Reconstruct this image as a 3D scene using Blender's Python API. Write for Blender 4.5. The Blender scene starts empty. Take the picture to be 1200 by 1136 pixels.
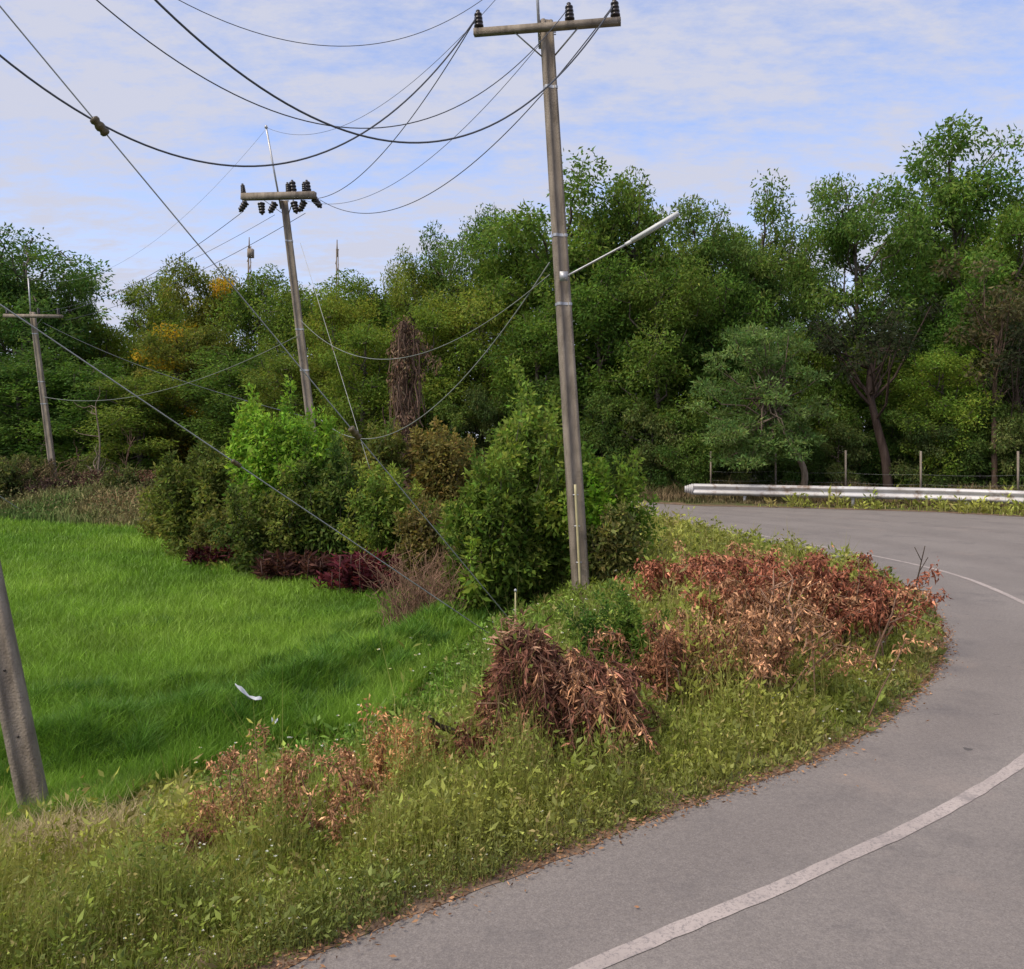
import bpy, math, random
import numpy as np
R = np.random.default_rng(7)
D = bpy.data
scn = bpy.context.scene
C = scn.collection
PI = math.pi
F, HX, HY, CH = 1000.0, 600.0, 520.0, 2.5
def P(px, py, Y):
    return np.array([(px-HX)/F*Y, Y, CH-(py-HY)/F*Y])

# ------------------------------------------------------------------ geometry
class G:
    """collects vertices, faces of any size and per-vertex colours"""
    def __init__(s): s.v=[]; s.f=[]; s.c=[]; s.n=0
    def add(s, v, faces, col=(1,1,1)):
        v=np.asarray(v,float).reshape(-1,3)
        col=np.asarray(col,float)
        if col.ndim==1: col=np.tile(col,(len(v),1))
        s.v.append(v); s.c.append(col)
        for f in (faces if isinstance(faces,list) else [faces]):
            s.f.append(np.asarray(f,int)+s.n)
        s.n+=len(v)
    def merge(s, o, off=(0,0,0)):
        if o.n==0: return
        s.add(np.concatenate(o.v)+np.array(off), [np.asarray(f) for f in o.f], np.concatenate(o.c))
def build(name, g, mat, parent=None, smooth=False, loc=None):
    me=D.meshes.new(name)
    v=np.concatenate(g.v)
    col=np.concatenate(g.c)
    if loc is not None: v=v-np.asarray(loc)
    me.vertices.add(len(v)); me.vertices.foreach_set('co', v.astype(np.float32).ravel())
    tot=np.concatenate([np.full(len(f), f.shape[1]) for f in g.f])
    idx=np.concatenate([f.ravel() for f in g.f])
    start=np.concatenate([[0],np.cumsum(tot)[:-1]])
    me.loops.add(len(idx)); me.loops.foreach_set('vertex_index', idx.astype(np.int32))
    me.polygons.add(len(tot)); me.polygons.foreach_set('loop_start', start.astype(np.int32))
    me.polygons.foreach_set('loop_total', tot.astype(np.int32))
    me.update(calc_edges=True)
    me.validate()
    if len(me.vertices)==len(v):
        a=me.color_attributes.new('col','FLOAT_COLOR','POINT')
        c4=np.ones((len(v),4),np.float32); c4[:,:3]=col
        a.data.foreach_set('color', c4.ravel())
    if smooth: me.polygons.foreach_set('use_smooth', np.ones(len(me.polygons),bool))
    me.materials.append(mat)
    o=D.objects.new(name, me); C.objects.link(o)
    if loc is not None: o.location=tuple(loc)
    if parent is not None:
        o.parent=parent
        if loc is not None: o.location=tuple(np.asarray(loc)-np.array(parent.location))
    return o
def tag(o, label=None, cat=None, group=None, kind=None):
    if label: o['label']=label
    if cat: o['category']=cat
    if group: o['group']=group
    if kind: o['kind']=kind
    return o
def empty(name, loc, label, cat, group=None, rz=0):
    o=D.objects.new(name,None); C.objects.link(o); o.location=tuple(loc); o.rotation_euler[2]=rz
    o.empty_display_size=.2
    return tag(o,label,cat,group)
def copy_tree(o, loc, rz, sc, label, color=None, group=None):
    c=o.copy(); C.objects.link(c)
    c.location=tuple(loc); c.rotation_euler=(0,0,rz); c.scale=sc
    c['label']=label
    if group: c['group']=group
    elif 'group' in c: del c['group']
    for ch in o.children:
        d=ch.copy(); C.objects.link(d); d.parent=c
        if color is not None: d.color=(*color,1)
    return c

def norm(a): return a/np.maximum(np.linalg.norm(a,axis=-1,keepdims=True),1e-9)
def rv(n): return norm(R.normal(size=(n,3)))
def tube(g, path, rad, sides=6, col=(1,1,1), cap=True):
    path=np.asarray(path,float); n=len(path); rad=np.broadcast_to(np.asarray(rad,float),(n,))
    t=np.gradient(path,axis=0); t=norm(t)
    up=np.array([0,0,1.]) if abs(t[0,2])<.9 else np.array([1.,0,0])
    a=norm(np.cross(t,up)); b=np.cross(a,t)
    ang=np.linspace(0,2*PI,sides,endpoint=False)
    v=path[:,None]+rad[:,None,None]*(np.cos(ang)[None,:,None]*a[:,None]+np.sin(ang)[None,:,None]*b[:,None])
    i=np.arange(n-1)[:,None]*sides; j=np.arange(sides)[None]
    k=(j+1)%sides
    f=np.stack([i+j,i+k,i+sides+k,i+sides+j],-1).reshape(-1,4)
    fs=[f]
    if cap: fs+= [np.arange(sides)[None,::-1], (np.arange(sides)+(n-1)*sides)[None]]
    g.add(v.reshape(-1,3), fs, col)
def box(g, c, sx, sy, sz, col=(1,1,1), ax=None, bev=0):
    """box by centre; ax = 3 axis vectors"""
    c=np.asarray(c,float)
    ax=np.eye(3) if ax is None else np.array([norm(np.asarray(a,float)) for a in ax])
    s=np.array([[-1,-1,-1],[1,-1,-1],[1,1,-1],[-1,1,-1],[-1,-1,1],[1,-1,1],[1,1,1],[-1,1,1]])*np.array([sx,sy,sz])/2
    g.add(c+s@ax, np.array([[0,3,2,1],[4,5,6,7],[0,1,5,4],[1,2,6,5],[2,3,7,6],[3,0,4,7]]), col)
def bar(g, a, b, w, h, col=(1,1,1)):
    a=np.asarray(a,float); b=np.asarray(b,float); d=b-a; L=np.linalg.norm(d); x=d/L
    up=np.array([0,0,1.]) if abs(x[2])<.95 else np.array([0,1.,0])
    y=norm(np.cross(up,x)); z=np.cross(x,y)
    box(g,(a+b)/2,L,w,h,col,(x,y,z))
def lathe(g, base, axis, prof, sides=12, col=(1,1,1)):
    axis=norm(np.asarray(axis,float)); prof=np.array(prof)
    tube(g, np.asarray(base)+axis*prof[:,1:2], prof[:,0], sides, col)
def leaves(g, p, d, L, W, col, fold=.25):
    """one folded quad per leaf: base, left, tip, right"""
    n=len(p); d=norm(d); w=norm(np.cross(d, rv(n))); nn=np.cross(d,w)
    L=np.broadcast_to(L,(n,))[:,None]; W=np.broadcast_to(W,(n,))[:,None]
    m=p+d*L*.45+nn*W*fold
    v=np.stack([p, m-w*W*.5, p+d*L, m+w*W*.5],1).reshape(-1,3)
    f=np.arange(n*4).reshape(-1,4)
    col=np.broadcast_to(col,(n,3))
    g.add(v,f,np.repeat(col,4,0))
def blades(g, p, h, lean, W, col, tipcol=None, bend=.6):
    n=len(p); h=np.broadcast_to(h,(n,))[:,None]; W=np.broadcast_to(W,(n,))[:,None]
    a=R.uniform(0,2*PI,n); ld=np.stack([np.cos(a),np.sin(a),np.zeros(n)],1)*np.broadcast_to(lean,(n,))[:,None]
    b=R.uniform(0,2*PI,n); w=np.stack([np.cos(b),np.sin(b),np.zeros(n)],1)
    up=np.array([0,0,1.])
    m=p+up*h*.55+ld*h*.3*(1-bend+.2); t=p+up*h*(1-.25*np.linalg.norm(ld,axis=1,keepdims=True))+ld*h
    v=np.stack([p-w*W*.5,p+w*W*.5,m+w*W*.4,m-w*W*.4,t],1).reshape(-1,3)
    i=np.arange(n)[:,None]*5
    col=np.broadcast_to(col,(n,3))
    g.add(v,[i+np.array([[0,1,2,3]]), i+np.array([[3,2,4]])],np.repeat(col,5,0))
def mixc(a,b,t):
    return np.asarray(a)[None]*(1-t)[:,None]+np.asarray(b)[None]*t[:,None]
def jit(n, s=.18): return np.exp(R.normal(0,s,(n,1)))
def catmull(pts, k=8):
    p=np.asarray(pts,float); q=np.vstack([2*p[0]-p[1],p,2*p[-1]-p[-2]]); out=[]
    for i in range(1,len(q)-2):
        for t in np.arange(k)/k:
            out.append(.5*((2*q[i])+(-q[i-1]+q[i+1])*t+(2*q[i-1]-5*q[i]+4*q[i+1]-q[i+2])*t*t+(-q[i-1]+3*q[i]-3*q[i+1]+q[i+2])*t**3))
    out.append(p[-1]); return np.array(out)
def seg_dist(x,y,pl):
    d=np.full(np.shape(x),1e9)
    for a,b in zip(pl[:-1],pl[1:]):
        e=b-a; L=max(e@e,1e-9); t=np.clip(((x-a[0])*e[0]+(y-a[1])*e[1])/L,0,1)
        d=np.minimum(d,np.hypot(x-a[0]-t*e[0],y-a[1]-t*e[1]))
    return d
def inside(x,y,pl):
    r=np.zeros(np.shape(x),bool)
    for a,b in zip(pl,np.roll(pl,-1,0)):
        c=((a[1]>y)!=(b[1]>y))&(x<(b[0]-a[0])*(y-a[1])/((b[1]-a[1]) if b[1]!=a[1] else 1e-9)+a[0]); r^=c
    return r
def vnoise(x,y,s,seed=0):
    """smooth value noise, 0..1"""
    x=np.asarray(x)/s+seed*17.3; y=np.asarray(y)/s+seed*9.1
    xi=np.floor(x).astype(int); yi=np.floor(y).astype(int); fx=x-xi; fy=y-yi
    fx=fx*fx*(3-2*fx); fy=fy*fy*(3-2*fy)
    def h(a,b):
        q=np.sin(a*127.1+b*311.7+seed*74.7)*43758.5453; return q-np.floor(q)
    return (h(xi,yi)*(1-fx)+h(xi+1,yi)*fx)*(1-fy)+(h(xi,yi+1)*(1-fx)+h(xi+1,yi+1)*fx)*fy

# ------------------------------------------------------------------ materials
def nt(name):
    m=D.materials.new(name); m.use_nodes=True; t=m.node_tree; t.nodes.clear()
    return m,t,t.nodes,t.links
def N(t,typ,**k):
    n=t.nodes.new(typ)
    for a,b in k.items():
        if a in n.inputs: n.inputs[a].default_value=b
        else: setattr(n,a,b)
    return n
def mix(t,a,b,f,mode='MIX'):
    n=t.nodes.new('ShaderNodeMix'); n.data_type='RGBA'; n.blend_type=mode
    for s,v in ((n.inputs[0],f),(n.inputs[6],a),(n.inputs[7],b)):
        if hasattr(v,'links'): t.links.new(v,s)
        else: s.default_value = v if not isinstance(v,tuple) else (*v,1)
    return n.outputs[2]
def noise(t,scale,detail=3,rough=.55,vec=None):
    n=N(t,'ShaderNodeTexNoise'); n.inputs['Scale'].default_value=scale; n.inputs['Detail'].default_value=detail; n.inputs['Roughness'].default_value=rough
    if vec is not None: t.links.new(vec,n.inputs['Vector'])
    return n.outputs['Fac']
def ramp(t,f,lo,hi,a=0.,b=1.):
    n=t.nodes.new('ShaderNodeMapRange'); t.links.new(f,n.inputs[0])
    n.inputs[1].default_value=lo; n.inputs[2].default_value=hi; n.inputs[3].default_value=a; n.inputs[4].default_value=b
    return n.outputs[0]
def obj_co(t): return t.nodes.new('ShaderNodeTexCoord').outputs['Object']
def leaf_mat(name, trans=.3, rough=.6, spec=.25, tint=True):
    m,t,ns,ls=nt(name)
    at=N(t,'ShaderNodeAttribute',attribute_name='col')
    c=at.outputs['Color']
    if tint:
        oi=ns.new('ShaderNodeObjectInfo'); c=mix(t,c,oi.outputs['Color'],1.,'MULTIPLY')
    p=ns.new('ShaderNodeBsdfPrincipled'); ls.new(c,p.inputs['Base Color'])
    p.inputs['Roughness'].default_value=rough; p.inputs['Specular IOR Level'].default_value=spec
    tr=ns.new('ShaderNodeBsdfTranslucent'); c2=mix(t,c,(1.,1.,.45),.999,'MULTIPLY')
    ls.new(mix(t,c,c2,.6),tr.inputs[0])
    mx=ns.new('ShaderNodeMixShader'); mx.inputs[0].default_value=trans
    ls.new(p.outputs[0],mx.inputs[1]); ls.new(tr.outputs[0],mx.inputs[2])
    o=ns.new('ShaderNodeOutputMaterial'); ls.new(mx.outputs[0],o.inputs[0]); return m
def surf_mat(name, col, col2=None, scale=5., rough=.8, metal=0., bump=0., bscale=40., spec=.4, attr=False, stretch=(1,1,1), bdist=.01):
    m,t,ns,ls=nt(name)
    co=obj_co(t)
    mp=ns.new('ShaderNodeMapping'); mp.inputs['Scale'].default_value=stretch; ls.new(co,mp.inputs[0]); v=mp.outputs[0]
    p=ns.new('ShaderNodeBsdfPrincipled'); p.inputs['Roughness'].default_value=rough; p.inputs['Metallic'].default_value=metal
    p.inputs['Specular IOR Level'].default_value=spec
    c=mix(t,tuple(col),tuple(col2 if col2 is not None else col),ramp(t,noise(t,scale,5,.65,v),.35,.68))
    if attr:
        at=N(t,'ShaderNodeAttribute',attribute_name='col'); c=mix(t,c,at.outputs['Color'],1.,'MULTIPLY')
    ls.new(c,p.inputs['Base Color'])
    if bump:
        b=ns.new('ShaderNodeBump'); b.inputs['Strength'].default_value=bump; b.inputs['Distance'].default_value=bdist
        ls.new(noise(t,bscale,4,.6,co),b.inputs['Height']); ls.new(b.outputs[0],p.inputs['Normal'])
    o=ns.new('ShaderNodeOutputMaterial'); ls.new(p.outputs[0],o.inputs[0]); return m

M={}
M['leaf']=leaf_mat('tree_leaf',.48,.7,.15)
M['grass']=leaf_mat('grass_blade',.35,.5,.3)
M['dead']=leaf_mat('dead_leaf',.15,.8,.1)
M['bark']=surf_mat('bark',(.075,.058,.045),(.16,.135,.11),6,.9,0,.6,30,.2,stretch=(1,1,.25),attr=True)
M['concrete']=surf_mat('pole_concrete',(.16,.13,.10),(.33,.275,.215),3.,.88,0,.8,45,.25,attr=True,stretch=(1.6,1.6,.5),bdist=.02)
M['steel']=surf_mat('galvanised_steel',(.33,.33,.34),(.5,.5,.5),8,.5,.6,.1,50)
M['porcelain']=surf_mat('brown_insulator',(.018,.013,.012),(.03,.02,.018),8,.28,0,0,50,.5)
M['wire']=surf_mat('wire_rubber',(.06,.065,.08),(.08,.085,.10),3,.6)
M['wire_pale']=surf_mat('wire_steel',(.30,.30,.29),(.42,.42,.40),3,.5,.4)
M['cable_grey']=surf_mat('cable_grey',(.16,.18,.16),(.24,.25,.22),3,.6)
M['conduit']=surf_mat('yellowed_pvc',(.42,.36,.18),(.5,.45,.25),6,.6)
M['lampwhite']=surf_mat('lamp_enamel',(.55,.56,.54),(.66,.66,.63),4,.45)
M['plastic']=surf_mat('white_plastic',(.50,.53,.55),(.62,.63,.64),9,.4)

def rail_mat():
    m,t,ns,ls=nt('rail_paint'); co=obj_co(t)
    p=ns.new('ShaderNodeBsdfPrincipled'); p.inputs['Roughness'].default_value=.5; p.inputs['Metallic'].default_value=.15
    c=mix(t,(.52,.51,.50),(.36,.34,.32),ramp(t,noise(t,.8,5,.6,co),.4,.65))
    c=mix(t,c,(.19,.13,.09),ramp(t,noise(t,2.3,6,.7,co),.52,.68))
    ls.new(c,p.inputs['Base Color']); o=ns.new('ShaderNodeOutputMaterial'); ls.new(p.outputs[0],o.inputs[0]); return m
M['rail']=rail_mat()

def road_mat():
    m,t,ns,ls=nt('asphalt'); co=obj_co(t)
    p=ns.new('ShaderNodeBsdfPrincipled'); p.inputs['Roughness'].default_value=.88; p.inputs['Specular IOR Level'].default_value=.3
    base=mix(t,(.190,.166,.147),(.235,.206,.182),ramp(t,noise(t,.35,5,.6,co),.35,.65))
    # tyre paths along the road (UV x runs across)
    uv=ns.new('ShaderNodeUVMap'); uv.uv_map='UVMap'
    sx=ns.new('ShaderNodeSeparateXYZ'); ls.new(uv.outputs[0],sx.inputs[0])
    w=ns.new('ShaderNodeMath'); w.operation='MULTIPLY'; ls.new(sx.outputs[0],w.inputs[0]); w.inputs[1].default_value=6.283*5.5
    s=ns.new('ShaderNodeMath'); s.operation='SINE'; ls.new(w.outputs[0],s.inputs[0])
    mp=ns.new('ShaderNodeMapping'); mp.inputs['Scale'].default_value=(9,.35,1); ls.new(uv.outputs[0],mp.inputs[0])
    st=noise(t,1.,4,.6,mp.outputs[0])
    mm=ns.new('ShaderNodeMath'); mm.operation='MULTIPLY'; ls.new(s.outputs[0],mm.inputs[0]); ls.new(st,mm.inputs[1])
    base=mix(t,base,(.155,.132,.118),ramp(t,mm.outputs[0],0.05,.65,0,.5))
    # fine aggregate
    ag=noise(t,110,3,.8,co)
    base=mix(t,base,(.32,.285,.26),ramp(t,ag,.50,.70,0,.65))
    base=mix(t,base,(.085,.072,.068),ramp(t,ag,.48,.32,0,.6))
    ag2=noise(t,26,4,.7,co); base=mix(t,base,(.13,.113,.107),ramp(t,ag2,.46,.66,0,.45))
    # small dark spots and oil marks
    base=mix(t,base,(.05,.045,.045),ramp(t,noise(t,5.5,2,.4,co),.745,.775,0,.7))
    base=mix(t,base,(.10,.09,.088),ramp(t,noise(t,.9,6,.75,co),.52,.72,0,.55))
    base=mix(t,base,(.30,.24,.20),ramp(t,noise(t,.5,6,.7,co),.56,.74,0,.4))
    # hair cracks
    v=ns.new('ShaderNodeTexVoronoi'); v.feature='DISTANCE_TO_EDGE'; v.inputs['Scale'].default_value=.42
    wn=ns.new('ShaderNodeTexNoise'); wn.inputs['Scale'].default_value=1.6; wn.inputs['Detail'].default_value=5; ls.new(co,wn.inputs['Vector'])
    va=ns.new('ShaderNodeVectorMath'); va.operation='MULTIPLY_ADD'; ls.new(wn.outputs['Color'],va.inputs[0]); va.inputs[1].default_value=(1.2,1.2,0); ls.new(co,va.inputs[2])
    ls.new(va.outputs[0],v.inputs['Vector'])
    cr=ramp(t,v.outputs['Distance'],.0,.0045,1,0)
    msk=ramp(t,noise(t,.22,2,.5,co),.56,.64)
    k=ns.new('ShaderNodeMath'); k.operation='MULTIPLY'; ls.new(cr,k.inputs[0]); ls.new(msk,k.inputs[1])
    k2=ns.new('ShaderNodeMath'); k2.operation='MULTIPLY'; ls.new(k.outputs[0],k2.inputs[0]); k2.inputs[1].default_value=.65
    base=mix(t,base,(.05,.045,.045),k2.outputs[0])
    ls.new(base,p.inputs['Base Color'])
    b=ns.new('ShaderNodeBump'); b.inputs['Strength'].default_value=.5; b.inputs['Distance'].default_value=.006
    ls.new(ag,b.inputs['Height']); ls.new(b.outputs[0],p.inputs['Normal'])
    o=ns.new('ShaderNodeOutputMaterial'); ls.new(p.outputs[0],o.inputs[0]); return m
M['road']=road_mat()
def line_mat():
    m,t,ns,ls=nt('road_paint'); co=obj_co(t)
    p=ns.new('ShaderNodeBsdfPrincipled'); p.inputs['Roughness'].default_value=.8
    c=mix(t,(.42,.355,.315),(.32,.27,.24),ramp(t,noise(t,1.4,5,.65,co),.4,.7))
    c=mix(t,c,(.17,.15,.145),ramp(t,noise(t,45,5,.8,co),.50,.64,0,.85)); c=mix(t,c,(.19,.165,.155),ramp(t,noise(t,3.2,5,.7,co),.54,.68,0,.7))
    ls.new(c,p.inputs['Base Color']); o=ns.new('ShaderNodeOutputMaterial'); ls.new(p.outputs[0],o.inputs[0]); return m
M['line']=line_mat()
M['dirt']=surf_mat('roadside_dirt',(.13,.085,.055),(.24,.165,.115),6,.95,0,.8,45,.2)
def ground_mat():
    m,t,ns,ls=nt('ground_soil'); co=obj_co(t)
    p=ns.new('ShaderNodeBsdfPrincipled'); p.inputs['Roughness'].default_value=.95; p.inputs['Specular IOR Level'].default_value=.15
    at=N(t,'ShaderNodeAttribute',attribute_name='col')
    c=mix(t,at.outputs['Color'],(.35,.35,.35),ramp(t,noise(t,3,6,.7,co),.35,.65,0,.0))
    f=ramp(t,noise(t,9,6,.7,co),.3,.7,.65,1.35)
    g=ns.new('ShaderNodeCombineColor'); [ls.new(f,g.inputs[i]) for i in range(3)]
    c=mix(t,c,g.outputs[0],1.,'MULTIPLY')
    ls.new(c,p.inputs['Base Color'])
    b=ns.new('ShaderNodeBump'); b.inputs['Strength'].default_value=.7; b.inputs['Distance'].default_value=.04
    ls.new(noise(t,12,5,.7,co),b.inputs['Height']); ls.new(b.outputs[0],p.inputs['Normal'])
    o=ns.new('ShaderNodeOutputMaterial'); ls.new(p.outputs[0],o.inputs[0]); return m
M['ground']=ground_mat()

# ------------------------------------------------------------------ layout
INNER=catmull([(-44,-32),(-20,-12.5),(-8,-1.9),(-4.0,1.75),(-1.18,4.06),(.91,5.68),(2.47,6.85),(3.63,8.06),(5,10),(5.85,11.8),(6.7,14.3),(6.85,17),(6.4,20),(5.8,22.5),(5.0,26),(4.4,29),(3.0,32.3),(-1,36.2),(-9,40.6),(-21,45.2),(-40,52),(-90,70)])
OUTER=catmull([(-30,-44),(-10,-21),(0,-12.5),(7,-6.5),(14,1),(19,10),(21,18),(20,25),(17.4,29.0),(15.4,31.0),(12.6,32.4),(9.9,33.5),(7.26,34.3),(5.2,37),(1.5,41),(-7,47.5),(-20,54),(-42,62),(-95,81)])
LINE=catmull([(-19,-13.2),(-7,-2.7),(-3.2,1.15),(-.55,3.3),(.365,4.06),(1.42,4.74),(2.075,5.187),(2.887,5.77),(4.03,6.72),(5.4,8.15),(6.6,9.75),(7.5,11.6),(8.15,14.0),(8.42,16.6),(7.95,19.3),(7.05,22),(6.1,26),(5.3,29.5),(3.8,33),(-.4,37.1),(-8.5,41.6),(-20.5,46.3),(-40,53.2)],10)
ROADPOLY=np.vstack([INNER,OUTER[::-1]])
FIELD=np.array([(-5.2,6.6),(-3.9,8.3),(-2.5,10.0),(-1.9,12.9),(-1.2,15.6),(-2.2,18.8),(-3.6,21.0),(-6.3,21.8),(-8.9,24),(-12.5,31),(-15,35),(-24,39.5),(-60,50),(-120,70),(-120,-60),(-40,-20),(-16,0)],float)
FD=-1.1
BAND=[np.array([(-7.5,8.6),(-4.9,9.3),(-3.2,10.6),(-2.6,12.2),(-2.0,13.6),(-1.1,15.3)]),
      np.array([(-7,11.2),(-4.6,11.6),(-3.3,13.2),(-2.8,15.6),(-1.9,17.0)]),
      np.array([(-8,15.3),(-6.5,16),(-4.2,16.4),(-3.2,18)])]
def height(x,y):
    x=np.asarray(x,float); y=np.asarray(y,float)
    fin=inside(x,y,FIELD); d=seg_dist(x,y,np.vstack([FIELD,FIELD[:1]]))
    d=np.where(fin,0,d); W=np.interp(y,[9,15],[5.2,3.0])
    t=np.clip(d/W,0,1); s=.5*t*t*(3-2*t)+.5*t
    z=FD*(1-s)
    rin=inside(x,y,ROADPOLY); rd=np.where(rin,0,seg_dist(x,y,ROADPOLY))
    z=z+.30*np.exp(-(seg_dist(x,y,BAND[0])/.55)**2)*(.5+vnoise(x,y,.5,71))+.16*np.exp(-(seg_dist(x,y,BAND[1])/.35)**2)*(.3+vnoise(x,y,.5,72))
    k=np.clip(rd/.8,0,1); kk=np.clip(rd/1.9,0,1); z=z*kk*(2-kk)
    z=z+k*(.10*vnoise(x,y,1.1,1)+.05*vnoise(x,y,.35,2)-.02)*np.where(fin,.35,1)
    z=np.where(rin, np.minimum(z,-.02), z-.02*(1-k))
    # the outer side of the bend rises gently under the wood
    far=np.clip((y-36-.25*np.abs(x))/30,0,1)*(~rin)*(rd>2)*(y>30)
    return z+far*.6
def axis(a,b,fine,n):
    """fine spacing inside [a,b], stretching outwards to the horizon"""
    core=np.arange(a,b,fine); k=np.geomspace(fine,900,n)
    return np.concatenate([a-np.cumsum(k)[::-1]*.6, core, b+np.cumsum(k)*.6])
gx=axis(-26,22,.22,34); gy=axis(-4,46,.22,34)
X,Y=np.meshgrid(gx,gy); x=X.ravel(); y=Y.ravel()
Z=height(x,y); fin=inside(x,y,FIELD); rd=seg_dist(x,y,ROADPOLY)
n1=vnoise(x,y,1.7,3); n2=vnoise(x,y,.5,4)
soil=mixc((.085,.075,.035),(.13,.10,.055),n2)
green=mixc((.030,.095,.010),(.050,.135,.014),n1)
fd=np.where(fin,0,seg_dist(x,y,np.vstack([FIELD,FIELD[:1]])))
w=np.clip(1-fd/1.4,0,1)[:,None]
col=soil*(1-w)+green*w
m=((n1*.6+n2*.4)>.45)&(~fin); col[m]=col[m]*.4+np.array([.06,.085,.02])*.6
e=np.clip(1-rd/.55,0,1)[:,None]*(~fin)[:,None]; col=col*(1-e)+np.array([.17,.105,.065])*e
far=(y>44)|(np.abs(x)>40); col[far]=col[far]*.5+np.array([.05,.05,.022])*.5
g=G(); nx=len(gx); ny=len(gy)
i=(np.arange(ny-1)[:,None]*nx+np.arange(nx-1)[None]).ravel()
g.add(np.stack([x,y,Z],1), np.stack([i,i+1,i+nx+1,i+nx],1), col)
o=build('ground',g,M['ground'],smooth=True); tag(o,kind='structure')

def resample(pl,n):
    d=np.concatenate([[0],np.cumsum(np.hypot(*np.diff(pl,axis=0).T))]); s=np.linspace(0,d[-1],n)
    return np.stack([np.interp(s,d,pl[:,k]) for k in (0,1)],1), s
def road_mesh():
    # cross-sections: pair each inner point with the outer one at the same fraction, piecewise matched
    keyi=[0,.20,.33,.5,.62,.75,1.]; 
    a,sa=resample(INNER,700)
    b,sb=resample(OUTER,700)
    def frac(pl,q): return np.argmin(np.hypot(pl[:,0]-q[0],pl[:,1]-q[1]))/(len(pl)-1)
    ki=[0]+[frac(a,q) for q in [(-4,1.75),(2.47,6.85),(6.7,14.3),(5.8,22.5),(3,32.3),(-21,45.2)]]+[1]
    ko=[0]+[frac(b,q) for q in [(4,-9),(14,1),(21,17),(18,28.4),(7.26,34.3),(-20,54)]]+[1]
    u=np.linspace(0,1,500); fi=np.interp(u,np.linspace(0,1,len(ki)),ki); fo=np.interp(u,np.linspace(0,1,len(ko)),ko)
    A=np.stack([np.interp(fi,np.linspace(0,1,700),a[:,k]) for k in (0,1)],1)
    B=np.stack([np.interp(fo,np.linspace(0,1,700),b[:,k]) for k in (0,1)],1)
    m=12; t=np.linspace(0,1,m)[None,:,None]
    V=A[:,None]*(1-t)+B[:,None]*t
    z=np.zeros(V.shape[:2]+(1,))+.004
    v=np.concatenate([V,z],-1).reshape(-1,3)
    i=(np.arange(len(u)-1)[:,None]*m+np.arange(m-1)[None]).ravel()
    f=np.stack([i,i+m,i+m+1,i+1],1)[:,::-1]
    g=G(); g.add(v,f); o=build('road',g,M['road']); tag(o,kind='structure')
    L=np.concatenate([[0],np.cumsum(np.hypot(*np.diff(A,axis=0).T))])
    uv=o.data.uv_layers.new(name='UVMap')
    vi=np.empty(len(o.data.loops),np.int32); o.data.loops.foreach_get('vertex_index',vi)
    U=np.stack([np.tile(t.ravel(),len(u)), np.repeat(L,m)],1)[vi]
    uv.data.foreach_set('uv',U.astype(np.float32).ravel())
road_mesh()
def strip(name,pl,wl,wr,z,mat,kind='structure',jitter=0,n=900,sub=1):
    p,s=resample(pl,n); t=norm(np.gradient(p,axis=0)); nn=np.stack([t[:,1],-t[:,0]],1)
    a=wl+jitter*(vnoise(s,s*0,.5,5)-.5)*2+jitter*.7*(vnoise(s,s*0,.13,6)-.5)*2
    b=wr+jitter*(vnoise(s,s*0,.5,7)-.5)*2+jitter*.7*(vnoise(s,s*0,.13,8)-.5)*2
    A=p-nn*np.broadcast_to(a,(n,))[:,None]; B=p+nn*np.broadcast_to(b,(n,))[:,None]
    v=np.stack([np.c_[A,np.full(n,z)],np.c_[B,np.full(n,z)]],1).reshape(-1,3)
    i=np.arange(n-1)*2; g=G(); g.add(v,np.stack([i,i+1,i+3,i+2],1)); o=build(name,g,mat); tag(o,kind=kind); return o
strip('edge_line',LINE,.050,.050,.008,M['line'],jitter=.008,n=6000)
strip('dirt_edge',INNER,.35,.055,.008,M['dirt'],jitter=.028,n=4000)
strip('dirt_shoulder',OUTER,.10,1.3,.014,M['dirt'],jitter=.12,n=3000)

# ------------------------------------------------------------------ poles
def rough_section(w,d,ch=.03):
    """rectangle with chamfers and a shallow web recess on the broad faces"""
    return np.array([(-w/2+ch,-d/2),(-w*.24,-d/2),(-w*.20,-d/2+.022),(w*.20,-d/2+.022),(w*.24,-d/2),(w/2-ch,-d/2),(w/2,-d/2+ch),(w/2,d/2-ch),(w/2-ch,d/2),(w*.24,d/2),(w*.2,d/2-.022),(-w*.2,d/2-.022),(-w*.24,d/2),(-w/2+ch,d/2),(-w/2,d/2-ch),(-w/2,-d/2+ch)])
def shaft(g,base,top,w0,w1,rz,segs=14):
    base=np.asarray(base,float); top=np.asarray(top,float)
    vs=[]
    for k in range(segs+1):
        t=k/segs; w=w0*(1-t)+w1*t; s=rough_section(w,w*.82)
        c,sn=math.cos(rz),math.sin(rz)
        q=np.stack([s[:,0]*c-s[:,1]*sn, s[:,0]*sn+s[:,1]*c, np.zeros(16)],1)
        vs.append(q+base+(top-base)*t)
    i=np.arange(segs)[:,None]*16; j=np.arange(16)[None]; kk=(j+1)%16
    f=np.stack([i+j,i+kk,i+16+kk,i+16+j],-1).reshape(-1,4)
    tint=np.concatenate([np.full((16,3),1-.0*k) for k in range(segs+1)])
    g.add(np.concatenate(vs),[f,(np.arange(16)+segs*16)[None]],tint)
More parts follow.
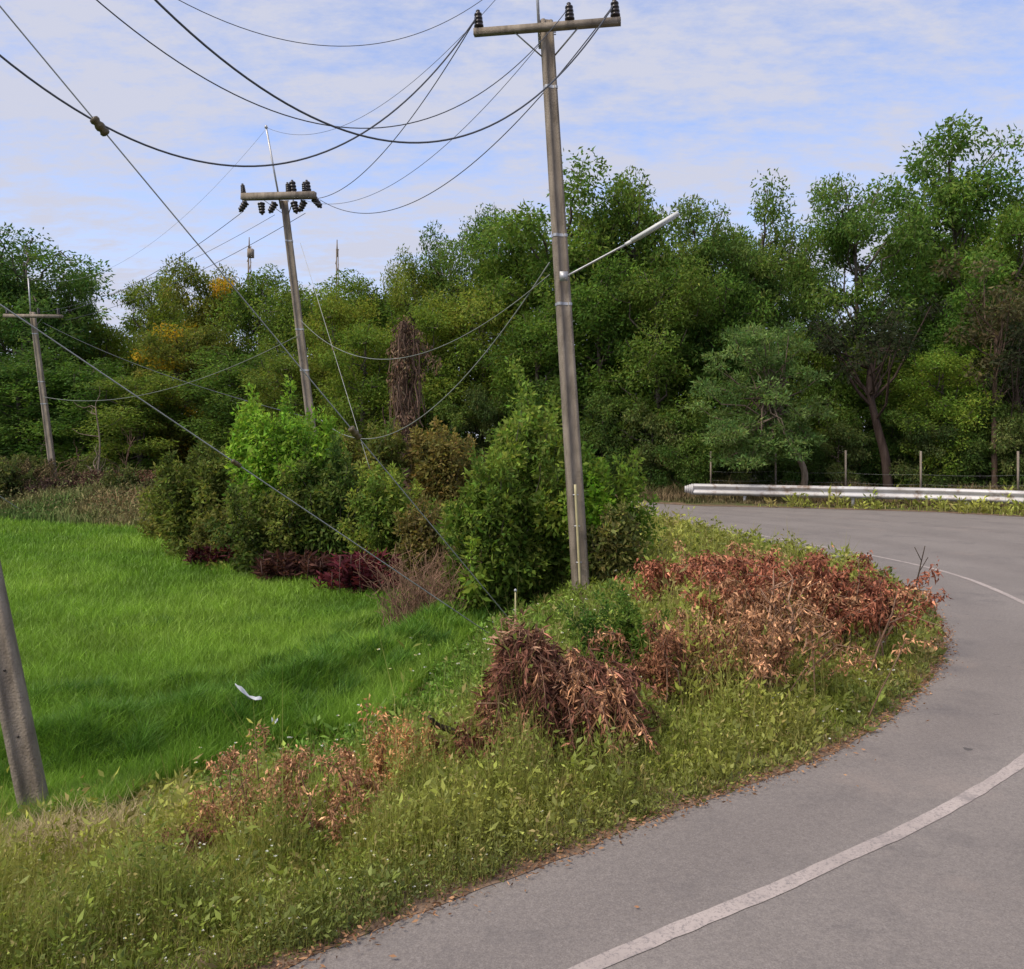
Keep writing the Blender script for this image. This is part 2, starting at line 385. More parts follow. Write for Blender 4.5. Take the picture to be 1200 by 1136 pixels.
def insulator(root,p,axis,h=.33,r=.085):
    g=G(); prof=[(.03,0),(.035,.02)]
    nsh=4
    for k in range(nsh):
        z0=.03+k*(h-.07)/nsh; dz=(h-.07)/nsh; q=r*(1-.06*k)
        prof+=[(q*.8,z0),(q,z0+dz*.15),(q*.98,z0+dz*.6),(q*.8,z0+dz*.75)]
    prof+=[(.03,h-.03),(.04,h-.015),(.028,h)]
    lathe(g,p,axis,prof,14)
    o=build('insulator',g,M['porcelain'],root,smooth=False,loc=p)
    return o
def power_pole(base,top,w0,w1,rz,armL,armR,label,ins,peak=None,brace=.55,armw=.11,conduit=None,group='concrete power poles',extra=(),holes=0):
    root=empty('power_pole',base,label,'pole',group)
    base=np.asarray(base,float); top=np.asarray(top,float); ax=norm(top-base)
    g=G(); shaft(g,base-ax*1.2,top,w0,w1,rz); build('pole_shaft',g,M['concrete'],root,loc=base)
    armL=np.asarray(armL,float); armR=np.asarray(armR,float); ad=norm(armR-armL)
    g=G(); bar(g,armL,armR,armw,armw*1.05); o=build('crossarm',g,M['concrete'],root,loc=(armL+armR)/2)
    for t in ins:
        p=armL+(armR-armL)*t+np.array([0,0,armw*.53]); o=insulator(root,p,ax)
    cen=armL+(armR-armL)*.5
    # attachment point: nearest point on the shaft axis
    s=np.clip(((cen-base)@ax),0,np.linalg.norm(top-base)); cp=base+ax*s
    for sgn in (-1,1):
        a=cen+ad*sgn*brace-np.array([0,0,armw*.5]); b=cp-ax*(brace*.72)+ad*sgn*w1*.5
        g=G(); bar(g,a,b,.03,.012); build('brace',g,M['steel'],root,loc=(a+b)/2)
    if peak is not None:
        g=G(); a=cp-ax*.25+ad*(-w1*.5-.03); b=np.asarray(peak,float); bar(g,a,b,.05,.05); lathe(g,b,ax,[(.04,-.02),(.055,0),(.045,.06),(.02,.09)],10)
        build('ground_wire_bracket',g,M['steel'],root,loc=(a+b)/2)
    g=G()
    for sgn in (-1,1):
        tube(g,[cp+ad*(-w1*.75)+np.cross(ad,ax)*sgn*.0+np.array([0,0,.02*sgn]),cp+ad*(w1*.75)+np.array([0,0,.02*sgn])],.011,6)
    build('through_bolt',g,M['steel'],root,loc=cp)
    for s_ in ((.50,.62,.88) if not holes else (.30,)):
        p=base+(top-base)*s_; wv=w0+(w1-w0)*s_; g=G(); q=rough_section(wv*1.05,wv*.87); c_,n_=math.cos(rz),math.sin(rz)
        rg=np.stack([q[:,0]*c_-q[:,1]*n_,q[:,0]*n_+q[:,1]*c_,np.zeros(16)],1); i_=np.arange(16)
        g.add(np.vstack([rg+p,rg+p+np.array([0,0,.05])]),np.stack([i_,(i_+1)%16,16+(i_+1)%16,16+i_],1)); build('steel_band',g,M['steel'],root,loc=p)
    if holes:
        fr=np.array([math.sin(rz),-math.cos(rz),0])
        for k in range(holes):
            s=.9+k*.62; w=(w0+(w1-w0)*s/10)*.82*.5-.020
            p=base+ax*s+fr*w+np.array([.0,0,0]); g=G(); lathe(g,p,fr,[(.011,-.02),(.011,.0015),(.004,.002)],8); build('bolt_hole',g,M['porcelain'],root,loc=p)
    if conduit:
        a,b=conduit; g=G(); n=12; q=np.linspace(0,1,n)[:,None]; tube(g,a+(b-a)*q,.022,8); build('conduit',g,M['conduit'],root,loc=(a+b)/2)
        for s in (.25,.6,.9):
            c=a+(b-a)*s; g=G(); bar(g,c-np.array([.05,-.02,0]),c+np.array([.05,.02,0]),.055,.02); build('conduit_strap',g,M['steel'],root,loc=c)
    return root
# the middle pole
mb=P(681,688,15.0); mb[2]=float(height(mb[0],mb[1])); mt=P(640,25,15.0)
mL=P(556,44,15.15); mR=P(726,31,14.7)
mL2=mL-np.array([0,.17,0]); mR2=mR-np.array([0,.17,0])
cond=(P(680,690,14.78),P(674,568,14.8))
power_pole(mb,mt,.29,.215,.25,mL2,mR2,'tall concrete power pole before the round green bush, yellow conduit at its foot',[.035,.66,.965],peak=P(627,-55,14.75),conduit=cond)
# the far pole with many insulators
tb=P(386,0,28.0); tb[2]=-.7; tb=np.array([(381-HX)/F*28,28,-.7]); tt=P(333,236,28)
tL=P(286,233,28.2)-np.array([0,.2,0]); tR=P(371,231,27.6)-np.array([0,.2,0])
p3=power_pole(tb,tt,.33,.23,.2,tL,tR,'concrete power pole rising behind the lime green tree, its crossarm crowded with dark insulators',[.02,.64,.86],peak=P(312,150,27.8),armw=.2,group='concrete power poles')
for (px,py,dx,dz) in ((290,237,-.55,-.85),(307,238,.1,-1),(324,238,-.45,-.8),(345,237,.25,-1),(358,236,-.4,-.85),(368,233,.6,-.75)):
    p=P(px,py,27.7); g=G(); insulator(p3,p-np.array([0,.1,0]),(dx,0,dz),.42,.12)
for px,py in ((344,218),(361,218)):
    insulator(p3,P(px,py+11,27.72),(-.1,0,1),.5,.13)
# pole by the far side of the field
ub=P(66,582,44.0); ut=P(38,366,44.0)
power_pole(ub,ut,.34,.24,.1,P(8,371,44)-np.array([0,.25,0]),P(76,372,43.4)-np.array([0,.25,0]),'distant leaning concrete power pole at the far edge of the green field',[.06,.6,.94],peak=P(33,325,43.8),armw=.16)
# the near pole, its top above the frame
nb=np.array([(46-HX)/F*7.9,7.9,-1.0]); nb[2]=float(height(nb[0],nb[1])); nt_=P(-212,-290,7.9)
nL=P(-360,-275,7.75); nR=P(-62,-270,7.55)
power_pole(nb,nt_,.245,.20,.35,nL,nR,'thick leaning concrete pole cut off by the left edge, dry grass at its foot',[.04,.62,.96],peak=P(-235,-400,7.8),holes=8)

# ------------------------------------------------------------------ wires
def proj(p): return HX+p[0]/p[1]*F, HY+(CH-p[2])/p[1]*F
def wire(A,B,via,label,r=.012,mat='wire',cat='power line',group='overhead wires',n=60,name='power_line'):
    A=np.asarray(A,float); B=np.asarray(B,float); sag=0
    if via:
        ts=np.linspace(.02,.98,400); q=A+(B-A)*ts[:,None]; px=HX+q[:,0]/q[:,1]*F
        k=np.argmin(abs(px-via[0])); t=ts[k]; z=CH-(via[1]-HY)/F*q[k,1]; sag=(q[k,2]-z)/(4*t*(1-t))
    t=np.linspace(0,1,n)[:,None]; q=A+(B-A)*t; q[:,2]-=(4*sag*t*(1-t)).ravel()
    g=G(); tube(g,q,r*.8,5); o=build(name,g,M[mat],smooth=True,loc=(A+B)/2); tag(o,label,cat,group); return o
def on(a,b,t,up=.33): return a+(b-a)*t+np.array([0,0,up])
wire(on(nL,nR,.04),on(mL2,mR2,.035),(300,195),'thick dark sky wire from the left edge to the tall middle pole left insulator',.017)
wire(on(nL,nR,.96),on(mL2,mR2,.965),(430,161),'thick dark sky wire from the top edge to the tall middle pole rightmost insulator',.017)
wire(on(nL,nR,.62),on(mL2,mR2,.66),(330,134),'slim grey sky wire from the top edge to the tall middle pole central insulator',.010,'wire')
wire(P(-235,-400,7.8),P(627,-55,14.75),(385,54),'topmost overhead wire, a thin grey curve near the top edge of the sky',.007)
wire(on(mL2,mR2,.035),tR+np.array([.1,0,-.1]),(450,178),'wire from the tall middle pole left insulator down to the crossarm crowded with insulators',.013)
wire(on(mL2,mR2,.965),tR+np.array([.15,0,-.15]),(480,239),'wire from the tall middle pole rightmost insulator sagging to the crossarm crowded with insulators',.013)
wire(on(mL2,mR2,.66),on(tL,tR,.8,-.1),(520,172),'faint wire from the tall middle pole central insulator to the crossarm crowded with insulators',.008)
wire(P(627,-55,14.75),P(313,150,27.8),(440,128),'faint wire running between the steel peaks of the two tallest poles',.007)
uA=lambda t: on(P(8,371,43.8),P(76,372,43.2),t,.25)
wire(P(285,248,27.6),uA(.94),(200,308),'dark wire slanting from the left end of the crowded crossarm to the distant pole',.013)
wire(P(322,252,27.6),uA(.6),(230,302),'thin wire slanting from the middle of the crowded crossarm to the distant pole',.009)
wire(P(358,250,27.6),uA(.94)+np.array([.2,0,-.4]),(215,327),'dark wire slanting from the right end of the crowded crossarm to the distant pole',.012)
wire(P(313,150,27.8),P(33,325,43.8),(215,255),'faint pale wire from the steel peak above the crowded crossarm down to the distant pole',.006,'wire_pale')
wire(P(33,325,43.8),P(-120,215,30),None,'thin wire leaving the tip of the distant pole towards the left edge',.012)
wire(P(644,308,14.85),P(374,490,27.7),(540,447),'lower of two pale cables drooping left from the tall middle pole across the trees',.017,'cable_grey',cat='cable',group='communication cables',name='cable')
wire(P(644,322,14.85),P(352,375,27.7),(440,421),'upper of two pale cables drooping left from the tall middle pole across the trees',.012,'cable_grey',cat='cable',group='communication cables',name='cable')
wire(P(352,392,27.7),P(50,465,43.6),(200,455),'pale cable hung low between the distant pole and the pole with the crowded crossarm',.016,'cable_grey',cat='cable',group='communication cables',name='cable')
wire(P(50,378,43.6),P(372,492,27.7),(230,452),'dark cable drooping steeply past the yellow flowering tree',.014,'wire',cat='cable',group='communication cables',name='cable')
# guy wires with strain insulators
def guy(A,B,spots,label,r,mat='wire_pale',ins_r=.055,ins_h=.22):
    A=np.asarray(A,float); B=np.asarray(B,float); root=empty('guy_wire',B,label,'guy wire')
    g=G(); t=np.linspace(0,1,24)[:,None]; tube(g,A+(B-A)*t,r,6); build('strand',g,M[mat],root,loc=(A+B)/2)
    d=norm(B-A)
    for s in spots:
        p=A+(B-A)*s
        g=G(); k=ins_h; lathe(g,p-d*k/2,d,[(ins_r*.4,0),(ins_r*.9,k*.06),(ins_r,k*.2),(ins_r*.72,k*.32),(ins_r,k*.45),(ins_r,k*.6),(ins_r*.72,k*.7),(ins_r,k*.82),(ins_r*.85,k*.94),(ins_r*.4,k)],12)
        build('strain_insulator',g,M['porcelain_brown'],root,loc=p)
    return root
M['porcelain_brown']=surf_mat('brown_glaze',(.07,.05,.022),(.12,.09,.035),9,.4)
def tpx(A,B,px):
    ts=np.linspace(0,1,2000)[:,None]; q=A+(B-A)*ts; return float(ts[np.argmin(abs(HX+q[:,0]/q[:,1]*F-px))][0])
A=P(-175,-203,7.9); B=P(607,697,14.0); B[2]=float(height(B[0],B[1]))-.05
guy(A,B,[tpx(A,B,117),tpx(A,B,416)],'long straight guy wire with two insulators, from the top left to the round bush',.008)
mk=G(); q=P(604,696,14.0); q2=P(604,738,14.0); 
A=P(-70,310,7.9); B=P(572,742,12.3)
guy(A,B,[tpx(A,B,277)],'guy wire slanting over the field edge to the dry grey bush, one small insulator',.0075,ins_r=.03,ins_h=.13)
A=P(352,285,27.7); B=P(434,552,24.0)
guy(A,B,[.5],'short thin guy wire beside the vine draped snag',.008,ins_r=.03,ins_h=.15)
A=P(-40,556,38); B=P(28,600,40.0)
guy(A,B,[],'short pale guy wire at the left edge, ending in the scrub beside the field',.02)
ms=empty('marker_stake',P(604,738,11.5),'thin yellow stake standing in the grass before the round bush','stake')
g=G(); a=P(604,694,11.5); b=P(604,742,11.5); tube(g,[b,a*.5+b*.5,a],.011,6); build('rod',g,M['conduit'],ms,loc=b)
g=G(); lathe(g,a,(0,0,1),[(.011,0),(.02,.01),(.02,.03),(.006,.045)],8); build('cap',g,M['steel'],ms,loc=a)
# lamp arm on the middle pole
la=P(664,324,14.8); lb=P(733,287,14.4); lc=P(795,250,14.0)
sl=empty('street_lamp',la,'slim white street lamp reaching out to the right from the tall middle pole','street lamp')
g=G(); t=np.linspace(0,1,8)[:,None]; tube(g,la+(lb-la)*t,.02,8); build('lamp_arm',g,M['steel'],sl,loc=la)
g=G(); ax=norm(lc-lb); L=np.linalg.norm(lc-lb); yv=norm(np.cross((0,0,1),ax)); zv=np.cross(ax,yv)
for (s0,s1,w,h) in ((0,.12,.05,.05),(.12,1,.085,.06)):
    box(g,lb+ax*L*(s0+s1)/2,L*(s1-s0),w,h,(1,1,1),(ax,yv,zv))
build('lamp_housing',g,M['lampwhite'],sl,loc=lb)
g=G(); box(g,lb+ax*L*.58-zv*.037,L*.7,.065,.012,(1,1,1),(ax,yv,zv)); build('lamp_lens',g,M['plastic'],sl,loc=lb)
g=G(); box(g,la+np.array([-.05,0,.0]),.14,.05,.16); build('clamp',g,M['steel'],sl,loc=la)

# ------------------------------------------------------------------ guard rail and fence
RL=catmull([P(813,590,35.6)[:2],(9.9,34.7),(12.6,33.6),(15.6,32.2),(18.0,30.2),(20.6,26.5),(22.4,21.5),(22.8,16)],12)
def guardrail():
    p,s=resample(RL,160); t=norm(np.gradient(p,axis=0)); nn=np.stack([t[:,1],-t[:,0]],1)  # towards the road (south)
    prof=[(0,.36),(.02,.385),(.085,.42),(.085,.49),(.012,.56),(.012,.63),(.085,.70),(.085,.765),(.02,.80),(0,.825)]
    root=empty('guardrail',(*p[0],0),'long white guardrail along the outside of the bend, scuffed with rust','guardrail')
    g=G(); m=len(prof); vs=[]
    for off in (0,-.004):
        for k in range(len(p)):
            vs+= [(*(p[k]+nn[k]*(q[0]+off)),q[1]) for q in prof]
    i=(np.arange(len(p)-1)[:,None]*m+np.arange(m-1)[None]).ravel(); f=np.stack([i,i+1,i+m+1,i+m],1)
    g.add(vs,[f,f[:,::-1]+len(p)*m]); build('rail_beam',g,M['rail'],root,loc=(*p[0],0))
    # end piece
    g=G(); a=p[0]; d=-t[0]
    pts=[(*(a+d*k*.09+nn[0]*(.0+.02*math.sin(k)) ),.0) for k in range(4)]
    for k in range(4):
        q=a+d*(.05+.09*k); box(g,(q[0]+nn[0][0]*.03,q[1]+nn[0][1]*.03,.6),.10,.05-.008*k,.44-.06*k,(1,1,1),((d[0],d[1],0),(-d[1],d[0],0),(0,0,1)))
    build('end_terminal',g,M['rail'],root,loc=(*a,0))
    L=s[-1]; k=2.1
    while k<L:
        i=np.argmin(abs(s-k)); q=p[i]-nn[i]*.09
        g=G(); box(g,(*q,.33),.11,.13,.86,(1,1,1),((*t[i],0),(*nn[i],0),(0,0,1)))
        box(g,(*(p[i]-nn[i]*.012),.58),.10,.022,.2,(1,1,1),((*t[i],0),(*nn[i],0),(0,0,1)))
        build('post',g,M['rail'],root,loc=(*q,0)); k+=4.0
guardrail()
fpx=[833,909,991,1079,1193,1300]; fY=[38.3,37.6,36.6,35.2,33.6,32.]
fr=empty('wire_fence',P(833,585,38.3),'wire fence on pale thin posts behind the guardrail','fence')
fp=[]
for a,b in zip(fpx,fY):
    q=P(a,527+ (a%3),b); q0=q.copy(); q0[2]=float(height(q[0],q[1]))-.1
    g=G(); box(g,(q+q0)/2,.065,.065,q[2]-q0[2]); build('post',g,M['concrete'],fr,loc=q0); fp.append((q0,q))
for k in range(3):
    g=G()
    pts=[a+(b-a)*(.22+.18*k) for a,b in fp]
    for a,b in zip(pts[:-1],pts[1:]):
        t=np.linspace(0,1,8)[:,None]; w=a+(b-a)*t; w[:,2]-=(.05*4*t*(1-t)).ravel(); tube(g,w,.0025,4)
    build('fence_wire',g,M['wire_pale'],fr,loc=pts[0])

# ------------------------------------------------------------------ trees
def clump(g,c,r,n,L,col,flat=.7,out=.6,droop=0.,aspect=.45):
    d=rv(n); rr=R.uniform(0,1,n)**(1/2.4)
    p=c+d*rr[:,None]*np.array([r,r,r*flat])
    dirv=d*out+rv(n)*.8+np.array([0,0,-droop])
    cc=np.asarray(col)*jit(n,.22)*np.array([1,1,1])*(1+R.normal(0,.09,(n,3)))
    leaves(g,p,dirv,L*R.uniform(.45,1.45,n),L*aspect*R.uniform(.7,1.2,n),np.clip(cc,0,1))
def limb_path(a,b,n=6,wob=.08,sagup=.15):
    t=np.linspace(0,1,n)[:,None]; L=np.linalg.norm(b-a)
    q=a+(b-a)*t+np.array([0,0,1.])*np.sin(t*PI)*L*sagup*-.5
    q[1:-1]+=R.normal(0,wob*L/4,(n-2,3)); return q
def make_tree(name,H,Rad,base,nl,sub,lpc,Lf,c1,c2,cr=1.0,airy=.0,droop=.3,lean=(0,0),trunk_r=.2,bark=(1,1,1),aspect=.42,accent=None,flat=.7,topbias=1.,label='',cat='tree',nm='crown',cone=False):
    """c1..c2: colours between which the clumps vary"""
    root=empty(name,(0,0,0),label,cat)
    tg=G(); cg=G()
    tp=np.array([[0,0,-.3],[lean[0]*.2+R.normal(0,.1),lean[1]*.2,H*.2],[lean[0]*.6+R.normal(0,.15),lean[1]*.6,H*.45],[lean[0]*.9,lean[1]*.9,H*.7],[lean[0],lean[1],H*.8]])
    tpth=catmull(tp,5); n=len(tpth)
    tube(tg,tpth,np.linspace(trunk_r,trunk_r*.2,n),8,bark)
    hc=(H+base)/2; hh=(H-base)/2
    az=R.uniform(0,6.28)
    for k in range(nl):
        f=(k+.5)/nl; h=base+(H-base)*(f**topbias)*.96; az+=2.4+R.normal(0,.35)
        u=(h-base)/(H-base); rag=(.6+.9*R.uniform()) if nm=='foliage' else 1.; env=rag*(max(.03,1-u)**.75*min(1,.55+2.2*u)) if cone else max(0.06,1-abs((h-hc)/hh)**2.8)**.5; rad=Rad*env*R.uniform(.35,1.0)
        c0=tpth[int(np.clip((h*.8)/(H*.9)*(n-1),0,n-1))]
        e=np.array([tpth[-1][0]*h/H+math.cos(az)*rad, tpth[-1][1]*h/H+math.sin(az)*rad, h-(R.uniform(0,.12)*H if f>.8 else 0)])
        lp=limb_path(c0,e,6,.25); tube(tg,lp,np.linspace(trunk_r*.42,trunk_r*.1,6),5,bark,False)
        for j in range(sub):
            a=lp[R.integers(2,6)]; d=norm(R.normal(size=3)+np.array([math.cos(az),math.sin(az),.35])*.7)
            ee=a+d*np.array([1,1,.75])*Rad*R.uniform(.12,.42); ee[2]=min(ee[2],H*((.95 if nm!='foliage' else R.uniform(.86,1.08))-.16*min(1.3,math.hypot(ee[0],ee[1])/Rad)**2+R.uniform(-.03,.02)))
            sp=limb_path(a,ee,4,.15); tube(tg,sp,np.linspace(trunk_r*.16,trunk_r*.05,4),4,bark,False)
            cc=mixc(c1,c2,np.array([R.uniform()]))[0]
            if accent is not None and R.uniform()<accent[1]: cc=np.asarray(accent[0])
            rr=cr*(R.uniform(.55,1.15) if nm!='foliage' else R.uniform(.35,1.25))
            clump(cg,ee,rr,int(lpc*rr*rr/cr/cr*R.uniform(.6,1.2)),Lf,cc,flat,.5,droop,aspect)
            if R.uniform()>airy:
                clump(cg,(a+ee)/2+R.normal(0,.3*cr,3),rr*.85,int(lpc*.5),Lf,cc*.9,flat,.5,droop,aspect)
    build('trunk',tg,M['bark'],root,smooth=True); build(nm,cg,M['leaf'],root)
    return root
GA=(.040,.072,.016); GB=(.085,.125,.030)
dark=((.026,.048,.014),(.055,.085,.024))
protos={}
spec={
 'A':dict(name='tall_tree',H=16,Rad=3.1,base=4.0,nl=24,sub=3,lpc=300,Lf=.25,c1=(0.090,0.167,0.036),c2=(0.208,0.297,0.063),cr=1.2,airy=.4,trunk_r=.22),
 'B':dict(name='tall_tree',H=16,Rad=3.1,base=6.0,nl=24,sub=3,lpc=300,Lf=.25,c1=(0.102,0.176,0.039),c2=(0.212,0.297,0.067),cr=1.1,airy=.7,trunk_r=.20),
 'C':dict(name='tall_tree',H=15,Rad=3.1,base=1.5,nl=30,sub=3,lpc=300,Lf=.25,c1=(0.090,0.155,0.031),c2=(0.212,0.302,0.053),cr=1.25,airy=.3,trunk_r=.22),
 'D':dict(name='tall_tree',H=14,Rad=3.1,base=1.0,nl=28,sub=3,lpc=300,Lf=.24,c1=(0.128,0.201,0.036),c2=(0.278,0.327,0.058),cr=1.15,airy=.3,trunk_r=.20),
 'Y':dict(name='flowering_tree',H=13,Rad=3.1,base=2.0,nl=28,sub=3,lpc=300,Lf=.24,c1=(0.147,0.191,0.039),c2=(0.278,0.290,0.058),cr=1.1,airy=.3,trunk_r=.20,accent=((.55,.37,.03),.34)),
 'S':dict(name='understorey_tree',H=6,Rad=3.0,base=.3,nl=24,sub=3,lpc=230,Lf=.22,c1=(0.070,0.125,0.031),c2=(0.186,0.251,0.058),cr=.75,airy=.2,trunk_r=.1),
 'T':dict(name='understorey_tree',H=5,Rad=2.8,base=.2,nl=22,sub=3,lpc=230,Lf=.20,c1=(0.090,0.136,0.039),c2=(0.225,0.251,0.081),cr=.65,airy=.2,trunk_r=.09),
}
for k,v in spec.items():
    o=protos[k]=make_tree(label='x',**v)
    me=o.children[1].data; q=np.empty(len(me.vertices)*3,np.float32); me.vertices.foreach_get('co',q); q=q.reshape(-1,3)
    hi=q[q[:,2]>np.percentile(q[:,2],85)]; md=np.median(hi[:,:2],axis=0); k2=np.float32(md)
    for ch in o.children:   # centre the upper crown over the origin
        w_=np.empty(len(ch.data.vertices)*3,np.float32); ch.data.vertices.foreach_get('co',w_); w_=w_.reshape(-1,3)
        w_[:,:2]-=k2*np.clip(w_[:,2:3]/v['H'],0,1); ch.data.vertices.foreach_set('co',w_.ravel()); ch.data.update()
    v['top']=float(np.percentile(q[:,2],99.95))
used=set()
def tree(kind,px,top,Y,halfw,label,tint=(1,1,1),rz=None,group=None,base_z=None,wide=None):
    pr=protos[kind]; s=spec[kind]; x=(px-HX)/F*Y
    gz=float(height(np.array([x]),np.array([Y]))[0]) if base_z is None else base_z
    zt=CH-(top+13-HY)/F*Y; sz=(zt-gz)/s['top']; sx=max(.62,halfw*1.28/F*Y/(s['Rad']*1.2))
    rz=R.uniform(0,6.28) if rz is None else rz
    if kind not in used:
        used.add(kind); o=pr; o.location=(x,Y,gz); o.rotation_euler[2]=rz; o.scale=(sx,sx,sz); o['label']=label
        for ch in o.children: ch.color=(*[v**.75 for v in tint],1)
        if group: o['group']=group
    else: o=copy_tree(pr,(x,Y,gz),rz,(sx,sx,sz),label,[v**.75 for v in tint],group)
    if kind=='Y': o.name='flowering_tree'
    return o
G1='trees of the wood behind the guardrail'; G2='trees beyond the middle of the bend'; G3='trees beyond the field on the left'
# right: behind the guardrail
tree('A',662,200,47,78,'broad tall tree whose rounded top shows just right of the tall middle pole',(.95,1,.8),group=G1)
tree('C',735,190,46,62,'tall tree directly behind the tip of the white street lamp',(1,1,.85),group=G1)
tree('B',828,224,44,52,'tall open tree with small tufted top between the street lamp and the pale spreading tree',(1,1,1),group=G1)
tree('A',893,216,46,52,'tall tree with twin rounded tufts above the pale spreading tree',(1,1,1),group=G1)
tree('B',1003,193,45,58,'tall airy tree with a gap of sky beneath its rounded top',(.95,1.05,.9),group=G1,rz=.6)
tree('B',1121,140,46,72,'tallest tree of the wood, its loose dome standing highest against the sky',(.9,1.05,.85),group=G1,rz=2.2)
tree('D',1196,222,43,62,'dense tree cut by the right edge, over a brown patch of dying leaves',(.75,.95,.8),group=G1)
tree('C',1075,235,50,52,'dark tree filling the space between the airy tree and the tallest tree',(.85,.95,.9),group=G1)
tree('C',940,262,52,40,'narrow dark tree in the dip left of the sky gap tree',(.85,.9,.9),group=G1)
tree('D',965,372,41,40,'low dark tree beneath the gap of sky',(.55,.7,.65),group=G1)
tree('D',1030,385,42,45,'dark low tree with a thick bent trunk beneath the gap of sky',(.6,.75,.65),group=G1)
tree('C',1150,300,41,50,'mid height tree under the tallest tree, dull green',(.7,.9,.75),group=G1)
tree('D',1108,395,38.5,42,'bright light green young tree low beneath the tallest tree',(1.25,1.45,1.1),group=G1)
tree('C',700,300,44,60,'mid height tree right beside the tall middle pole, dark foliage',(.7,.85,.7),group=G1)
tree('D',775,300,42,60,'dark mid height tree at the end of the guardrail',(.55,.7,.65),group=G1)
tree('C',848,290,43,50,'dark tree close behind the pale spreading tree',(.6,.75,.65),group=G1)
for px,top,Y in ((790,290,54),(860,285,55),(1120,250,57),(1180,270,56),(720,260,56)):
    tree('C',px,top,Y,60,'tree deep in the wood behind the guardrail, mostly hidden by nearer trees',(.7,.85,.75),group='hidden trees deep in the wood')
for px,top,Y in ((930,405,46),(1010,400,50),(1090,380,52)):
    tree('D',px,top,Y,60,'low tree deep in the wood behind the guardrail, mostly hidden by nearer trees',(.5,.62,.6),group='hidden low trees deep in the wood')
for px,top,Y in ((1290,190,42),(1380,230,40),(1480,200,38),(1330,250,52)):
    tree('C',px,top,Y,70,'tree continuing the wood to the right of the frame',(.8,.95,.8),group='trees beyond the right edge')
# centre
tree('C',425,310,52,52,'flat topped yellowish green tree just right of the pole behind the lime green tree',(1.1,1.05,.8),group=G2)
tree('D',483,288,52,34,'small tree left of the twin peaked trees in the middle of the skyline',(.95,.95,.8),group=G2)
tree('A',528,247,52,42,'left one of the twin peaked trees in the middle of the skyline',(.9,.95,.9),group=G2)
tree('A',580,232,54,38,'right one of the twin peaked trees in the middle of the skyline',(.9,.95,.9),group=G2)
tree('C',610,255,50,50,'tree sloping up to the left side of the tall middle pole',(.95,1,.8),group=G2)
tree('D',560,322,47,62,'lighter green tree below the twin peaked trees',(1.05,1.05,.9),group=G2)
tree('C',628,345,44,52,'leafy tree above the round bush, left of the tall middle pole',(.85,.95,.75),group=G2)
tree('D',500,345,46,52,'rounded tree directly behind the vine draped snag',(.95,1,.75),group=G2)
tree('D',430,365,44,52,'green tree between the snag and the pole behind the lime green tree',(.9,1,.75),group=G2)
tree('D',395,330,48,42,'yellow green tree just behind the pole behind the lime green tree',(1.2,1.1,.8),group=G2)
# left
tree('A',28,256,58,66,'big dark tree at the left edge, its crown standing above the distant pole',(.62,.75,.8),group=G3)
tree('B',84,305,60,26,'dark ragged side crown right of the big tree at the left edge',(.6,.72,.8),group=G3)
tree('D',181,309,62,36,'small rounded tree standing alone against the sky left of the yellow flowering trees',(1,1.05,.8),group=G3)
tree('D',118,362,62,42,'low light green tree in the skyline dip left of the lone rounded tree',(1.05,1.05,.8),group=G3)
tree('Y',248,306,60,46,'tree with an orange yellow flowering top against the sky',(1,.95,.8),group=G3)
tree('Y',212,372,54,52,'yellow flowering tree lower down in the left wood, dotted with blossoms',(.9,.9,.8),group=G3)
tree('C',305,303,58,46,'tree left of the pole behind the lime green tree, above the slanting guy wire',(.95,.95,.8),group=G3)
tree('C',350,320,55,44,'olive green tree hugging the pole behind the lime green tree',(1,.95,.8),group=G3)
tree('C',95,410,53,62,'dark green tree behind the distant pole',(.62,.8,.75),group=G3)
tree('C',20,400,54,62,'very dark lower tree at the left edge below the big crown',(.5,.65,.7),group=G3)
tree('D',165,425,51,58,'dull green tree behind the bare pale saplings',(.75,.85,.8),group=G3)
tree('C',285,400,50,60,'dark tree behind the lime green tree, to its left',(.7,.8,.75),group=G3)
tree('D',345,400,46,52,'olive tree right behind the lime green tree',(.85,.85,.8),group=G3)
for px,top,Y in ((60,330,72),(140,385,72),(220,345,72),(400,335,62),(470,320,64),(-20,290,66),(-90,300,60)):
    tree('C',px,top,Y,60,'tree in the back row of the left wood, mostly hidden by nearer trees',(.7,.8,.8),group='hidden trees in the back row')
# understorey
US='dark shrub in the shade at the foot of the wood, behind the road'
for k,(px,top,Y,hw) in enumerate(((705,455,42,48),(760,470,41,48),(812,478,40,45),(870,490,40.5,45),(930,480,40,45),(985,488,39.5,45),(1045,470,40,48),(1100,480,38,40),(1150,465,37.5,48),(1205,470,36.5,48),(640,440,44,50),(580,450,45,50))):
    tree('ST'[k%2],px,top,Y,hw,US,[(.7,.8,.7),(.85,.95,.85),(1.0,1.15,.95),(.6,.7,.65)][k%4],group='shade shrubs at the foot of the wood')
UL='dull shrub at the foot of the left wood, beyond the field'
for k,(px,top,Y,hw) in enumerate(((-20,470,58,50),(40,490,57,45),(100,480,57,45),(160,480,58,50),(215,485,56,45),(270,470,54,50),(330,475,50,45),(400,465,46,48),(450,470,45,45),(520,465,44,50))):
    tree('TS'[k%2],px,top,Y,hw,UL,[(.65,.7,.65),(.8,.85,.7),(.95,.95,.7),(.6,.6,.6)][k%4],group='shrubs at the foot of the left wood')

